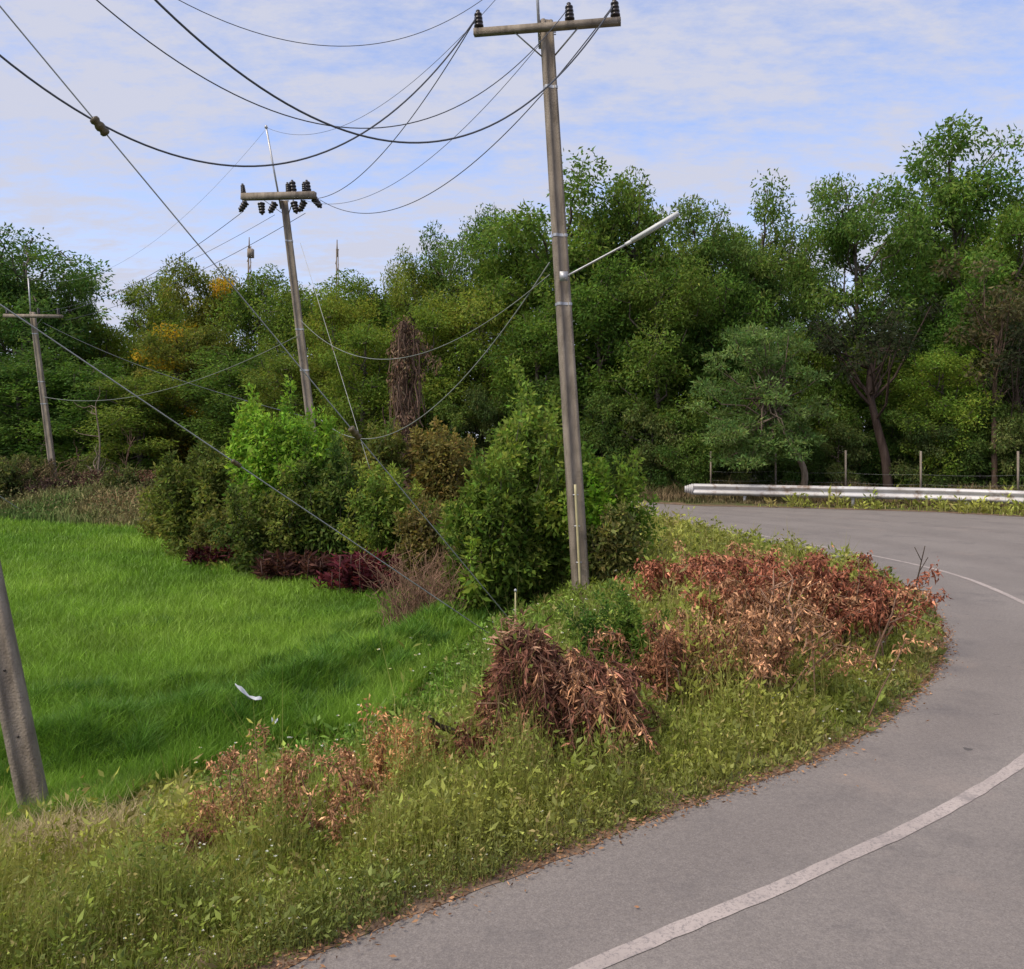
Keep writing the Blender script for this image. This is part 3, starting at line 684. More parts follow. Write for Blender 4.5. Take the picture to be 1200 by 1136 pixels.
# ------------------------------------------------------------------ single trees and shrubs
def shrub(name,px,base_y,top,Y,halfw,label,c1,c2,nl=26,lpc=160,Lf=.12,cr=.38,base=.1,droop=.1,airy=.2,gz=None,aspect=.5,trunk=.05,cat='shrub',accent=None,flat=.8,topbias=1.,bark=(1,1,1),lean=(0,0),sub=3,cone=False):
    x=(px-HX)/F*Y; z0=float(height(np.array([x]),np.array([Y]))[0]) if gz is None else gz
    H=(CH-(top-HY)/F*Y)-z0; 
    w=halfw/F*Y; root=empty(name,(0,0,0),label,cat); tg=G(); cg=G(); H=H*.97
    ns=int(14+w*15)
    for k in range(ns):
        az=R.uniform(0,6.283); q=R.uniform(0,1)**.55; rr=q*w*R.uniform(.8,1.1)
        hs=H*((1-.72*q**1.9) if cone else (1-.45*q**3))*R.uniform(.72,1.03)
        hs=max(hs,.25*H*R.uniform(.5,1))
        b0=np.array([math.cos(az)*rr*.25,math.sin(az)*rr*.25,-.1]); tip=np.array([math.cos(az)*rr,math.sin(az)*rr*.85,hs])
        lp=limb_path(b0,tip,8,.10,-.12); tube(tg,np.vstack([[[0,0,-.16]],lp]),np.linspace(trunk*.6,trunk*.12,9),5,bark,False)
        col=mixc(c1,c2,np.array([R.uniform()]))[0]*R.uniform(.85,1.15)
        nc=max(3,int(hs/(cr*.62)))
        for t in np.linspace(max(.12,base*1.0),1,nc):
            p=lp[0]+(tip-lp[0])*t if t>.98 else lp[min(6,int(t*7))]+(lp[min(7,int(t*7)+1)]-lp[min(6,int(t*7))])*(t*7-int(t*7))
            rad=cr*(1.15-.6*t)*R.uniform(.55,1.25)
            clump(cg,p+R.normal(0,.22*cr,3),rad,int(lpc*(rad/cr)**2*.95)+8,Lf*R.uniform(.75,1.3),col*R.uniform(.8,1.2),flat,.5,droop,aspect)
        if R.uniform()<.55:   # a shoot standing clear of the leaves
            e=tip+np.array([R.normal(0,.12),R.normal(0,.12),R.uniform(.6,1.5)*cr])
            tube(tg,np.vstack([lp[-2:-1],limb_path(tip,e,4,.1)[:3],[e]])[:4],np.linspace(trunk*.14,trunk*.06,4),4,bark,False)
            for t in (.35,.7,1): clump(cg,tip+(e-tip)*t,cr*.28,int(lpc*.14)+5,Lf*.9,col*1.12,1.2,.6,-.4,aspect)
    build('stem',tg,M['bark'],root,smooth=True); build('foliage',cg,M['leaf'],root)
    root.location=(x,Y,z0-.02); return root
MG=((.030,.060,.014),(.085,.150,.028))
shrub('shrub',618,690,446,16.6,90,'tall leafy green bush right behind the foot of the tall middle pole',(0.106,0.178,0.034),(0.280,0.368,0.064),nl=60,lpc=190,Lf=.115,cr=.45,base=.04,topbias=1.2,sub=4,cone=True)
shrub('shrub',706,692,548,15.9,56,'rounded green bush to the right of the tall middle pole foot',(0.079,0.151,0.024),(0.227,0.333,0.047),nl=30,lpc=170,Lf=.11,cr=.38,base=.05)
shrub('shrub',572,694,552,15.6,56,'low green bush on the left flank of the tall leafy bush',(0.091,0.147,0.026),(0.214,0.300,0.044),nl=26,lpc=150,Lf=.13,cr=.36,base=.05)
shrub('shrub',700,640,560,15.6,26,'small bright lime green sapling beside the tall middle pole',(0.214,0.446,0.034),(0.428,0.600,0.068),nl=9,lpc=70,Lf=.12,cr=.2,base=.55,airy=.8)
shrub('shrub',722,680,600,15.2,34,'low brownish green bush beside the road end of the round bush',(0.120,0.145,0.044),(0.227,0.223,0.064),nl=18,lpc=120,Lf=.10,cr=.26,base=.05)
shrub('shrub',335,662,464,24,72,'lime green small tree in front of the pole with the crowded crossarm',(.13,.26,.03),(.27,.43,.05),nl=46,lpc=170,Lf=.15,cr=.55,base=.22,topbias=.9,cat='tree')
shrub('shrub',385,670,535,23,56,'dark green bush under the right side of the lime green tree',(0.057,0.106,0.024),(0.146,0.200,0.041),nl=26,lpc=170,Lf=.14,cr=.45,base=.05)
shrub('shrub',318,670,560,22.9,62,'dull green bush at the foot of the lime green tree, above the wine red plants',(0.091,0.133,0.031),(0.200,0.235,0.051),nl=30,lpc=170,Lf=.13,cr=.42,base=.05)
shrub('shrub',238,660,537,26,72,'rounded olive green bush at the field edge, left of the lime green tree',(0.096,0.133,0.031),(0.214,0.246,0.051),nl=34,lpc=170,Lf=.14,cr=.45,base=.03)
shrub('shrub',262,665,600,24.2,34,'small dull bush over the leftmost wine red plant',(0.106,0.122,0.034),(0.214,0.212,0.051),nl=18,lpc=150,Lf=.12,cr=.32,base=.03)
shrub('shrub',196,640,575,31,30,'pale weedy bush where the field meets the scrub',(0.160,0.190,0.043),(0.320,0.312,0.076),nl=18,lpc=120,Lf=.13,cr=.35,base=.03)
shrub('shrub',455,690,552,21.0,60,'round light green bush above the wine red plants, left of the tall leafy bush',(0.120,0.190,0.034),(0.306,0.368,0.068),nl=30,lpc=160,Lf=.13,cr=.38,base=.08)
shrub('shrub',500,680,600,20.2,34,'brown green tangled bush between the light green bush and the tall leafy bush',(0.146,0.113,0.047),(0.254,0.223,0.068),nl=20,lpc=130,Lf=.12,cr=.33,base=.03)
shrub('shrub',430,600,505,29,50,'weedy bush behind the light green bush, below the snag',(0.120,0.156,0.037),(0.266,0.255,0.061),nl=26,lpc=150,Lf=.16,cr=.5,base=.03)
shrub('shrub',520,600,500,29,50,'mixed green and brown bush at the right foot of the snag',(0.134,0.133,0.044),(0.294,0.235,0.068),nl=26,lpc=150,Lf=.16,cr=.5,base=.03)
shrub('shrub',735,770,705,9.6,66,'low dark green creeping bush on the verge before the tall middle pole',(0.068,0.133,0.024),(0.174,0.255,0.044),nl=26,lpc=130,Lf=.055,cr=.17,base=.02,trunk=.015)
# pale spreading tree with a bent trunk behind the rail
def bent_tree():
    Y=36.4; root=empty('spreading_tree',P(938,590,Y),'pale feathery spreading tree with a thin bent trunk, right behind the guardrail','tree')
    tg=G(); path=catmull([P(938,592,Y),P(943,555,Y),P(930,525,Y),P(918,490,Y),P(905,450,Y)],5)
    tube(tg,path,np.linspace(.16,.09,len(path)),8,(1.7,1.6,1.4))
    cg=G()
    for k in range(64):
        a=P(R.uniform(890,925),R.uniform(440,510),Y)
        f=R.uniform(0,1); yy=382+ (545-382)*f; half=78*math.sqrt(max(.12,1-((yy-470)/95)**2))
        e=P(893+half*R.uniform(-1,1)*(1 if yy<520 else .9),yy,Y+R.uniform(-2.2,2.2))
        lp=limb_path(a,e,5,.15); tube(tg,lp,np.linspace(.045,.015,5),4,(1.3,1.2,1.1),False)
        c=mixc((.10,.175,.045),(.23,.33,.10),np.array([R.uniform()]))[0]
        clump(cg,e,.55*R.uniform(.7,1.3),170,.2,c,.42,.6,-.1,.35)
        clump(cg,(a+e*2)/3,.5,80,.2,c*.8,.4,.6,-.1,.35)
    build('trunk',tg,M['bark'],root,smooth=True,loc=path[0]); build('crown',cg,M['leaf'],root,loc=path[0])
bent_tree()
# bare trunks seen in the wood
def trunk_tree(pts,Y,r,label,tintb,ctop,cr,lc):
    root=empty('slender_tree',P(pts[0][0],pts[0][1],Y),label,'tree'); tg=G()
    path=catmull([P(a,b,Y) for a,b in pts],6); tube(tg,path,np.linspace(r,r*.5,len(path)),8,tintb)
    cg=G()
    for k in range(26):
        e=P(ctop[0]+R.normal(0,ctop[2]),ctop[1]+R.normal(0,ctop[3]),Y+R.normal(0,1.4)); a=path[R.integers(len(path)//2,len(path))]
        tube(tg,limb_path(a,e,4,.15),np.linspace(r*.3,r*.1,4),4,tintb,False)
        clump(cg,e,cr*R.uniform(.6,1.2),110,.24,np.array(lc)*R.uniform(.7,1.3),.7,.5,.3)
    build('trunk',tg,M['bark'],root,smooth=True,loc=path[0]); build('crown',cg,M['leaf'],root,loc=path[0])
trunk_tree([(1042,595),(1038,540),(1028,500),(1019,455),(1022,410)],38.4,.24,'dark trunked leaning tree seen between the fence posts behind the guardrail',(.6,.5,.5),(1020,395,32,18),.8,(.035,.045,.02))
trunk_tree([(1166,590),(1165,520),(1166,450),(1168,390)],36.8,.14,'slim straight tree with dying brown leaves near the right edge',(1.1,.9,.8),(1160,372,36,36),.7,(.12,.11,.05))
trunk_tree([(1200,590),(1194,520),(1192,450)],37.2,.12,'slim dark tree at the right edge behind the fence',(.7,.6,.6),(1200,430,20,30),.7,(.045,.055,.025))
# snag draped in dead vines
def snag():
    Y=33; root=empty('dead_snag',P(476,600,Y),'brown dead tree stump draped in hanging dry vines, before the wood','dead tree'); g=G()
    path=catmull([P(480,610,Y),P(476,520,Y),P(472,450,Y),P(474,390,Y),P(470,378,Y)],5); tube(g,path,np.linspace(.28,.12,len(path)),8,(.9,.7,.6)); build('trunk',g,M['bark'],root,loc=path[0])
    g=G(); l=G()
    for k in range(120):
        a=P(474+R.normal(0,10),R.uniform(385,500),Y+R.normal(0,.35)); b=a+np.array([R.normal(0,.2),R.normal(0,.2),-R.uniform(.6,2.6)])
        q=limb_path(a,b,6,.12); tube(g,q,.014+.016*R.uniform(),4,np.array([1.15,.9,.8])*R.uniform(.6,1.4),False)
    for k in range(70):
        yy=R.uniform(378,525); ww=8+13*math.exp(-((yy-425)/28)**2)
        c=P(474+R.normal(0,ww*.6)+(6 if yy<440 else 0),yy,Y+R.normal(0,.4)); clump(l,c,.32,80,.17,np.array([.13,.085,.055])*R.uniform(.4,1.7),1.2,.3,1.2,.3)
    build('hanging_vine',g,M['bark'],root,loc=path[0]); build('dead_leaves',l,M['dead'],root,loc=path[0])
snag()
# bare pale saplings beyond the field
def bare(pts,Y,r,label,nb,sp,tint=(1.9,1.8,1.6),name='bare_sapling',cat='sapling',hl=0,lc=None):
    root=empty(name,P(pts[0][0],pts[0][1],Y),label,cat); g=G()
    path=catmull([P(a,b,Y) for a,b in pts],5); tube(g,path,np.linspace(r,r*.4,len(path)),6,tint); build('trunk',g,M['bark'],root,loc=path[0])
    g=G(); l=G()
    for k in range(nb):
        i=R.integers(len(path)//4,len(path)); a=path[i]; d=norm(np.array([R.normal(),R.normal()*.6,R.uniform(.2,1.6)]))
        e=a+d*sp*R.uniform(.4,1); q=limb_path(a,e,5,.2); tube(g,q,np.linspace(r*.4,r*.12,5),4,tint,False)
        if lc is not None: clump(l,e,sp*.22,hl,sp*.1,np.array(lc)*R.uniform(.7,1.3),.8,.4,.3)
    build('twigs',g,M['bark'],root,loc=path[0])
    if lc is not None: build('dead_leaves',l,M['dead'],root,loc=path[0])
bare([(122,600),(115,560),(117,520),(112,478)],46,.07,'bare pale forked sapling to the right of the distant pole',9,1.6)
bare([(130,600),(124,575),(117,560),(110,545)],43,.09,'crooked pale dead sapling low in the scrub by the far field edge',10,1.2)
bare([(54,560),(50,540),(48,525)],52,.09,'short pale stump left of the distant pole',8,.7)
bare([(150,590),(147,560),(150,530),(158,512)],47,.05,'thin reddish bare sapling before the left wood',14,1.5,(1.2,.9,.75))
bare([(88,600),(85,560),(92,535)],45,.05,'low reddish twiggy sapling right beside the distant pole',14,1.3,(1.1,.8,.7))
# red and brown plants
def spiky(px,base_y,Y,n,label,ca,cb,h,spread,cat='plant',name='cordyline',L=.3):
    x=(px-HX)/F*Y; z=float(height(np.array([x]),np.array([Y]))[0]); root=empty(name,(x,Y,z),label,cat); g=G(); l=G()
    for k in range(n):
        a=np.array([x+R.normal(0,spread*.45),Y+R.normal(0,spread*.3),z]); hh=h*R.uniform(.45,1); b=a+np.array([R.normal(0,.06),R.normal(0,.06),hh]); tube(g,[a,(a+b)/2+R.normal(0,.01,3),b],.012,5,(.8,.6,.6))
        m=26; t=R.uniform(.25,1,m)[:,None]; p=a+(b-a)*t; d=rv(m)*np.array([1,1,.4])+np.array([0,0,.35])
        leaves(l,p,d,L*R.uniform(.6,1.2,m),L*.22,mixc(ca,cb,R.uniform(0,1,m))*jit(m,.3))
    build('stem',g,M['bark'],root,loc=(x,Y,z)); build('foliage',l,M['leaf'],root,loc=(x,Y,z))
WR=((.050,.012,.018),(.13,.035,.045))
spiky(245,668,23.9,26,'leftmost clump of wine red plants at the field edge',*WR,.75,.75)
spiky(340,684,21.6,34,'middle clump of wine red plants under the dull green bush',(.055,.02,.02),(.13,.06,.045),.8,1.0)
spiky(428,690,19.9,56,'rightmost and brightest clump of wine red plants, under the light green bush',(.075,.013,.022),(.19,.042,.055),1.05,.8)
spiky(385,686,21.3,30,'wine red and brown plants between the middle and the rightmost red clump',(.05,.02,.018),(.12,.05,.04),.7,.6)

def drybush(px,Y,h,w,n,label,ca,cb,name='dry_bush',leaf=None,Ll=.05,nleaf=30,cat='bush',rad=.006,arch=.25,depth=.7,bt=1.):
    """many thin bare stems; optional dead leaves in bunches along them"""
    x=(px-HX)/F*Y; z=float(height(np.array([x]),np.array([Y]))[0]); h=h if h<3 else CH-(h-HY)/F*Y-z; root=empty(name,(x,Y,z),label,cat); g=G(); l=G()
    for k in range(n):
        a=np.array([x+R.normal(0,w*.28),Y+R.normal(0,w*.28*depth),z-.03]); d=np.array([np.clip(R.normal(),-1.5,1.5)*w*.38,np.clip(R.normal(),-1.5,1.5)*w*.3*depth,h*R.uniform(.45,1.05)]); b=a+d
        q=limb_path(a,b,6,.12,-arch*R.uniform(.2,1.6)); tube(g,q,np.linspace(rad*R.uniform(.7,1.4),rad*.3,6),4,np.array([1.,.85,.75])*bt*R.uniform(.7,1.7),False)
        if leaf is not None:
            m=int(nleaf*R.uniform(.4,1.5)*1.8); t=R.uniform(.35,1,m); i=np.clip((t*5).astype(int),0,4); p=q[i]+(q[i+1]-q[i])*(t*5-i)[:,None]+R.normal(0,Ll*.5,(m,3))
            dd=rv(m)*.8+np.array([0,0,-.7]); cc=mixc(leaf[0],leaf[1],R.uniform(0,1,m))*jit(m,.3)*R.uniform(.75,1.25)
            leaves(l,p,dd,Ll*R.uniform(.35,1.35,m),Ll*.30*R.uniform(.5,1.3,m),cc,1.0)
        elif R.uniform()<.9:
            for j in range(3):
                a2=q[R.integers(2,6)]; e=a2+rv(1)[0]*np.array([1,1,.5])*h*.2+np.array([0,0,h*.12]); tube(g,[a2,(a2+e)/2+R.normal(0,.01,3),e],rad*.45,3,np.array([1.1,.9,.8])*R.uniform(.7,1.6),False)
    build('branches',g,M['bark_dry'],root,loc=(x,Y,z))
    if leaf is not None: build('dead_leaves',l,M['dead'],root,loc=(x,Y,z))
    return root
M['bark_dry']=surf_mat('dry_twig',(.15,.105,.075),(.27,.20,.15),9,.9,attr=True,spec=.2)
drybush(512,15.6,1.35,1.3,420,'grey brown dry leafless bush at the corner of the green field',None,None,rad=.010,arch=.1)
BR=((.21,.10,.05),(.62,.34,.18)); RB=((.17,.055,.033),(.48,.19,.11)); OR=((.36,.16,.06),(.75,.43,.20))
drybush(935,9.9,1.12,1.35,100,'large heap of reddish brown dead brush beside the curving road edge',None,None,'dead_brush',RB,.085,70,arch=.5,rad=.012)
drybush(1005,10.5,.80,.6,44,'dark brown dead brush at the tip of the verge nearest the far white line',None,None,'dead_brush',(( .10,.035,.025),(.22,.09,.055)),.08,60,arch=.45,rad=.010)
drybush(905,9.2,.98,1.1,56,'tan dead brush with pale bare branches in front of the reddish heap',None,None,'dead_brush',BR,.07,46,arch=.5,rad=.010)
drybush(860,8.3,.86,1.3,66,'low orange brown dead brush on the verge between the two big heaps',None,None,'dead_brush',BR,.065,54,arch=.6,rad=.009)
drybush(790,7.9,.80,.8,50,'small russet dead brush right of the dark frond heap',None,None,'dead_brush',((.15,.06,.035),(.34,.16,.085)),.06,56,arch=.6,rad=.008)
drybush(805,12.6,.75,1.2,40,'red brown dead weeds behind, at the road end of the round bush',None,None,'dead_brush',RB,.09,50,arch=.4,rad=.008)
drybush(850,14.2,.75,1.3,36,'thin line of rusty dead weeds beside the far road edge',None,None,'dead_brush',BR,.09,40,arch=.4,rad=.008)
drybush(452,6.15,822,.20,12,'upright orange brown dead sprig, tallest of the dead weeds on the near verge',None,None,'dead_weed',OR,.045,75,arch=.1,rad=.005,cat='dead plant')
drybush(497,6.5,825,.25,11,'orange brown dead sprig beside the dark broken branch',None,None,'dead_weed',OR,.045,70,arch=.15,rad=.005,cat='dead plant')
drybush(422,5.95,872,.40,16,'rusty dead weed leaning left of the upright dead sprig',None,None,'dead_weed',BR,.045,70,arch=.4,rad=.005,cat='dead plant')
drybush(395,5.55,890,.45,14,'low clump of curled rust brown leaves under the leaning dead weed',None,None,'dead_weed',BR,.042,60,arch=.5,rad=.005,cat='dead plant')
drybush(325,5.9,885,.46,18,'drooping copper dead weed at the middle of the near verge',None,None,'dead_weed',BR,.042,60,arch=.8,rad=.005,cat='dead plant')
drybush(265,5.85,876,.42,16,'drooping rusty dead weed over the dark ditch grass, leftmost of the arching ones',None,None,'dead_weed',BR,.042,55,arch=.8,rad=.005,cat='dead plant')
drybush(205,5.4,955,.40,12,'short red brown dead weed furthest left on the near verge',None,None,'dead_weed',((.13,.05,.035),(.28,.13,.08)),.038,50,arch=.4,rad=.004,cat='dead plant')
drybush(455,7.4,872,.6,14,'scatter of rusty sprigs low in the grass behind the dead sprigs',None,None,'dead_weed',BR,.045,40,arch=.4,rad=.004,cat='dead plant')

def frond_heap():
    c=np.array([.47,6.95,0.]); c[2]=float(height(c[0],c[1])); hs=(.95-c[2])/1.0; root=empty('frond_heap',c,'waist high heap of dark brown cut fronds and long dry leaves on the verge','brush pile'); l=G(); g=G()
    def top(x):   # height of the heap along its width
        return hs*(1+.05*math.sin(19*x+1)+.06*math.sin(47*x))*np.interp(x,[-.80,-.64,-.5,-.2,.02,.23,.5,.6],[.30,.55,1.08,1.02,.92,.86,.66,.25])
    for k in range(560):
        x0=R.uniform(-.64,.46); y0=R.normal(0,.2); zt=top(x0)*R.uniform(.25,1.0)**.6*(1-abs(y0)*.4)
        a=c+np.array([x0,y0,max(.05,zt)]); s0=R.uniform(.22,.5)
        dx=R.normal(.10*np.sign(x0+.1),.16); b=a+np.array([dx*.6,R.normal(-.10,.14),-s0*R.uniform(.35,1.0)])
        m0=(a+b)/2+np.array([0,-.05,R.uniform(.03,.12)]); tt=np.linspace(0,1,6)[:,None]; q=a*(1-tt)**2+2*m0*tt*(1-tt)+b*tt**2
        tube(g,q,np.linspace(.005,.002,6),3,np.array([1.,.8,.7])*R.uniform(.5,1.3),False)
        m=46; t=R.uniform(0,1,m); i=np.clip((t*5).astype(int),0,4); p=q[i]+(q[i+1]-q[i])*(t*5-i)[:,None]
        d=norm(b-a)*.45+R.normal(0,.6,(m,3))+np.array([0,0,-.3]); L=R.uniform(.05,.15); base=mixc((.085,.035,.024),(.23,.10,.065),np.array([R.uniform()]))[0]
        if R.uniform()<.22: base=np.array([.40,.21,.11])
        leaves(l,p,d,L*R.uniform(.5,1.3,m),.010*R.uniform(.6,2.,m),base*jit(m,.5),.9)
    for (o,nn,L) in (((-.46,-.1,1.0),200,.13),((-.30,-.15,.92),150,.15),((-.12,-.25,.72),110,.17),((.22,-.22,.42),110,.17),((-.6,-.3,.15),120,.16)):
        d=rv(nn)*np.array([1,.8,.7])+np.array([.0,-.3,.1]); leaves(l,c+np.array(o)*np.array([1,1,hs])+R.normal(0,.07,(nn,3)),d,L*R.uniform(.3,1.1,nn),.013*R.uniform(.5,1.6,nn),mixc((.14,.065,.045),(.50,.30,.19),R.uniform(0,1,nn)**1.5)*jit(nn,.3),.5)
    for k in range(20):
        a=c+np.array([R.uniform(-.8,.4),R.uniform(-.5,-.15),R.uniform(.05,.6)]); b=a+np.array([R.normal(0,.3),R.normal(0,.12)-.05,R.normal(.05,.22)]); tube(g,limb_path(a,b,6,.10,-.1),np.linspace(.006,.003,6),5,np.array([1.2,1.05,.9])*R.uniform(.5,1.5),False)
    build('dead_leaves',l,M['dead'],root,loc=c); build('branches',g,M['bark_dry'],root,loc=c)
frond_heap()
drybush(565,6.6,838,.40,34,'rusty upright dead fronds leaning on the left of the dark heap',None,None,'dead_brush',((.12,.05,.03),(.30,.13,.08)),.06,60,arch=.2,rad=.006)
drybush(915,8.75,1.15,.40,7,'pale leafless bleached branch standing up in the reddish dead brush',None,None,'bare_branch',rad=.020,arch=.2,cat='branch',bt=1.7)
bb=empty('broken_branch',P(505,842,6.9),'short dark broken branch poking out left of the frond heap','branch')
g=G(); q=catmull([P(503,840,6.7),P(512,850,6.75),P(530,857,6.8),P(556,872,6.9)],5); tube(g,q,np.linspace(.02,.028,len(q)),7,(.35,.3,.28)); build('limb',g,M['bark'],bb,loc=q[0])
g=G(); tube(g,[q[6],q[6]+np.array([.02,-.02,.05])],.008,5,(.35,.3,.28)); build('twig_stub',g,M['bark'],bb,loc=q[0])
for (px,py,Y,ty,lb) in ((830,780,12.5,655,'thin curved bare twig rising before the far road, left one'),(1076,690,12.,640,'thin dark bare twig rising at the tip of the verge')):
    a=P(px-5,700,Y); b=P(px+8,ty,Y); r=empty('bare_twig',a,lb,'twig'); g=G(); tube(g,limb_path(a,b,7,.03,.02),np.linspace(.014,.006,7),5,(.5,.45,.4)); build('stem',g,M['bark'],r,loc=a)
    
    for m,dd in (((a+b)/2,.12),(a*.3+b*.7,-.1)):
        g=G(); tube(g,[m,m+np.array([dd,0,.2])],.006,4,(.5,.45,.4)); build('side_twig',g,M['bark'],r,loc=a)

# white scraps in the field
def scrap(p,ang,L,w,label,name,seed):
    r=empty(name,p,label,'litter'); g=G(); n=10; t=np.linspace(0,1,n); prof=np.sin(t*PI)**.6*w
    c=np.stack([np.cos(ang)*L*(t-.5),np.sin(ang)*L*(t-.5)*.4,.03*np.sin(t*7+seed)+ (1-t)*L*.55],1)+p; s=np.array([.3*math.sin(ang),.8,.3])
    v=[]; 
    for k in range(n):
        for u in (-1,-.4,.3,1): v.append(c[k]+s*prof[k]*u*.5+np.array([0,0,.018*math.sin(u*4+k+seed)]))
    i=(np.arange(n-1)[:,None]*4+np.arange(3)[None]).ravel(); f=np.stack([i,i+1,i+5,i+4],1)
    v=np.array(v); g.add(np.vstack([v,v-np.array([0,0,.004])]),[f,f[:,::-1]+len(v)]); build('sheet',g,M['plastic'],r,loc=p)
scrap(P(291,822,9.6),0.,.30,.055,'narrow white plastic strip stuck upright in the paddy','plastic_strip',1)
scrap(P(322,848,9.6),.6,.08,.06,'small crumpled white scrap beside the plastic strip in the paddy','plastic_scrap',2)
# far masts
for (px,top,w,lb) in ((395,292,.25,'thin distant mast poking above the trees in the middle left'),(292,289,.32,'small distant mast with a boxy head above the trees left of the crowded crossarm')):
    Y=110; b=P(px,470,Y); b[2]=0; t=P(px,top,Y); r=empty('distant_mast',b,lb,'mast'); g=G()
    for k in range(3):
        an=k*2.09; off=np.array([math.cos(an),math.sin(an),0])*w; tube(g,[b+off*1.6,t+off*.5],.06,5)
    for k in range(14):
        z0=b+(t-b)*k/14; z1=b+(t-b)*(k+1)/14; tube(g,[z0+np.array([-w*.8,0,0]),z1+np.array([w*.8,0,0])],.05,4)
    build('lattice',g,M['concrete'],r,loc=b); g=G()
    if w>.3: box(g,t+np.array([.2,0,-.9]),.7,.7,1.1)
    lathe(g,t,(0,0,1),[(.12,-1),(.1,0),(.06,1.2)],6); build('antenna',g,M['concrete'],r,loc=b)

# ------------------------------------------------------------------ grass, weeds, litter
ROADP=ROADPOLY[(np.abs(ROADPOLY[:,0])<60)]
def scatter(n,ymin,ymax,xf,mask):
    """positions spread so that the density falls off with distance"""
    out=[]; tot=0
    while tot<n:
        m=n*2; v=R.uniform(1/ymax,1/ymin,m); y=1/v; x=R.uniform(xf[0],xf[1],m)*(y+1.5)
        k=mask(x,y); out.append(np.stack([x[k],y[k]],1)); tot+=k.sum()
    q=np.concatenate(out)[:n]; return q[:,0],q[:,1]
def pts(x,y): return np.stack([x,y,height(x,y)],1)
# paddy
def fm(x,y): return (inside(x,y,FIELD)&(np.hypot((x+4.1)/1.5,(y-6.8)/.85)>1))|((seg_dist(x,y,np.vstack([FIELD,FIELD[:1]]))<.9)&(y<24)&(x<.5)&~((x>-3.6)&(y<10)))&(np.hypot((x+4.1)/1.5,(y-6.8)/.85)>1)
x,y=scatter(340000,6.5,48,(-.85,.10),fm)
n=len(x); p=pts(x,y); sc=np.maximum(y/9,.8)
a=vnoise(x,y,2.6,11); b=vnoise(x,y*1.6,.8,12); cl=vnoise(x,y,.35,13)
colr=mixc((.135,.265,.026),(.26,.41,.05),a)*(1+.5*(b-.5))[:,None]
h=(.20+.10*a+.10*b+.08*cl)*R.uniform(.6,1.15,n)
g=G(); blades(g,p,h,R.uniform(.1,.75,n),.0068*sc*R.uniform(.7,1.3,n),colr*jit(n,.24))
# unmown darker bands along the ditch and across the paddy
def bm(x,y): 
    w=vnoise(x,y,.6,31)*.5
    return (seg_dist(x,y,BAND[0])<.72+w*.4)|(seg_dist(x,y,BAND[1])<.28+w*.45)|((seg_dist(x,y,BAND[2])<.05+w*.4))
x,y=scatter(95000,6.5,24,(-.75,.05),bm); n=len(x); p=pts(x,y); sc=np.maximum(y/9,.8)
cl=vnoise(x,y,.20,14); b0=seg_dist(x,y,BAND[0])<.95
cl=np.clip(cl*1.6-.3,0,1); h=np.where(b0,.46,.36)*(.40+.60*cl)*R.uniform(.6,1.15,n)
colr=mixc((.060,.150,.020),(.150,.300,.035),vnoise(x,y,.5,15))
blades(g,p,h,R.uniform(.15,.75,n),.010*sc*R.uniform(.7,1.3,n),colr*jit(n,.25),bend=.7)
tag(build('paddy_grass',g,M['grass']),'bright green young rice and grass filling the field','grass',kind='stuff')
# verge
def rdist(x,y): return seg_dist(x,y,INNER[::2])
def vm(x,y): return (~((np.hypot((x+3.8)/1.0,(y-6.6)/.7)<1)&(vnoise(x,y,.2,61)<.75)))&(~inside(x,y,FIELD))&(~inside(x,y,ROADPOLY))&(rdist(x,y)>.0)&(y<34)
x,y=scatter(19000,2.5,34,(-.75,.62),vm); n=len(x); rdv=rdist(x,y); p0=pts(x,y)
sc=np.maximum(p0[:,1]/6.0,.75)
fdv=seg_dist(x,y,np.vstack([FIELD,FIELD[:1]]))
patch=vnoise(x,y,.9,21); patch2=vnoise(x,y,2.2,22)
hp=(.10+.28*np.clip(rdv/1.1,0,1))*np.clip(fdv/2.5,.35,1)*(.30+1.7*vnoise(x,y,.38,23)**1.6)*R.uniform(.6,1.25,n)*np.where(p0[:,1]>12,1.15,1)
nearpole=(np.hypot(p0[:,0]-mb[0],(p0[:,1]-13.6)/1.9)<1.3); hp=np.where(nearpole,hp*.4,hp); big=(R.uniform(0,1,n)<.045)&(y<10); hp=np.where(big&~nearpole,hp*1.55,hp); k=15; P0=np.repeat(p0,k,0); hh=np.repeat(hp,k); s=np.repeat(sc*np.where(big,1.75,R.uniform(.7,1.1,n)),k); m=len(P0); t=R.uniform(.08,1,m)
ang=R.uniform(0,2*PI,m); rr=(.025+.05*R.uniform(0,1,m))*np.sqrt(s)*(1.1-.5*t)
q=P0+np.stack([np.cos(ang)*rr,np.sin(ang)*rr,hh*t],1)
d=np.stack([np.cos(ang),np.sin(ang),R.uniform(-.1,1.6,m)],1)+R.normal(0,.35,(m,3))
cy=mixc((.185,.240,.038),(.480,.440,.095),patch); cy2=mixc((.140,.225,.036),(.350,.370,.075),patch2)
cp=cy*.55+cy2*.45; gw=(np.clip(1.3-fdv/3.6,0,1)*(p0[:,1]>7)*(p0[:,0]>-3.2))[:,None]*.8; cp=cp*(1-gw)+np.array([.12,.27,.03])*gw; edge=np.clip(1-rdv/.45,0,1)[:,None]*.55; cp=cp*(1-edge)+np.array([.075,.095,.038])*edge
bush=R.uniform(0,1,n)<.12; cp[bush]=cp[bush]*.4+np.array([.36,.25,.12])*.6
cc=np.repeat(cp*jit(n,.22),k,0)*jit(m,.2)
g=G(); leaves(g,q,d,.042*s*R.uniform(.5,1.4,m),.017*s*R.uniform(.6,1.3,m),cc)
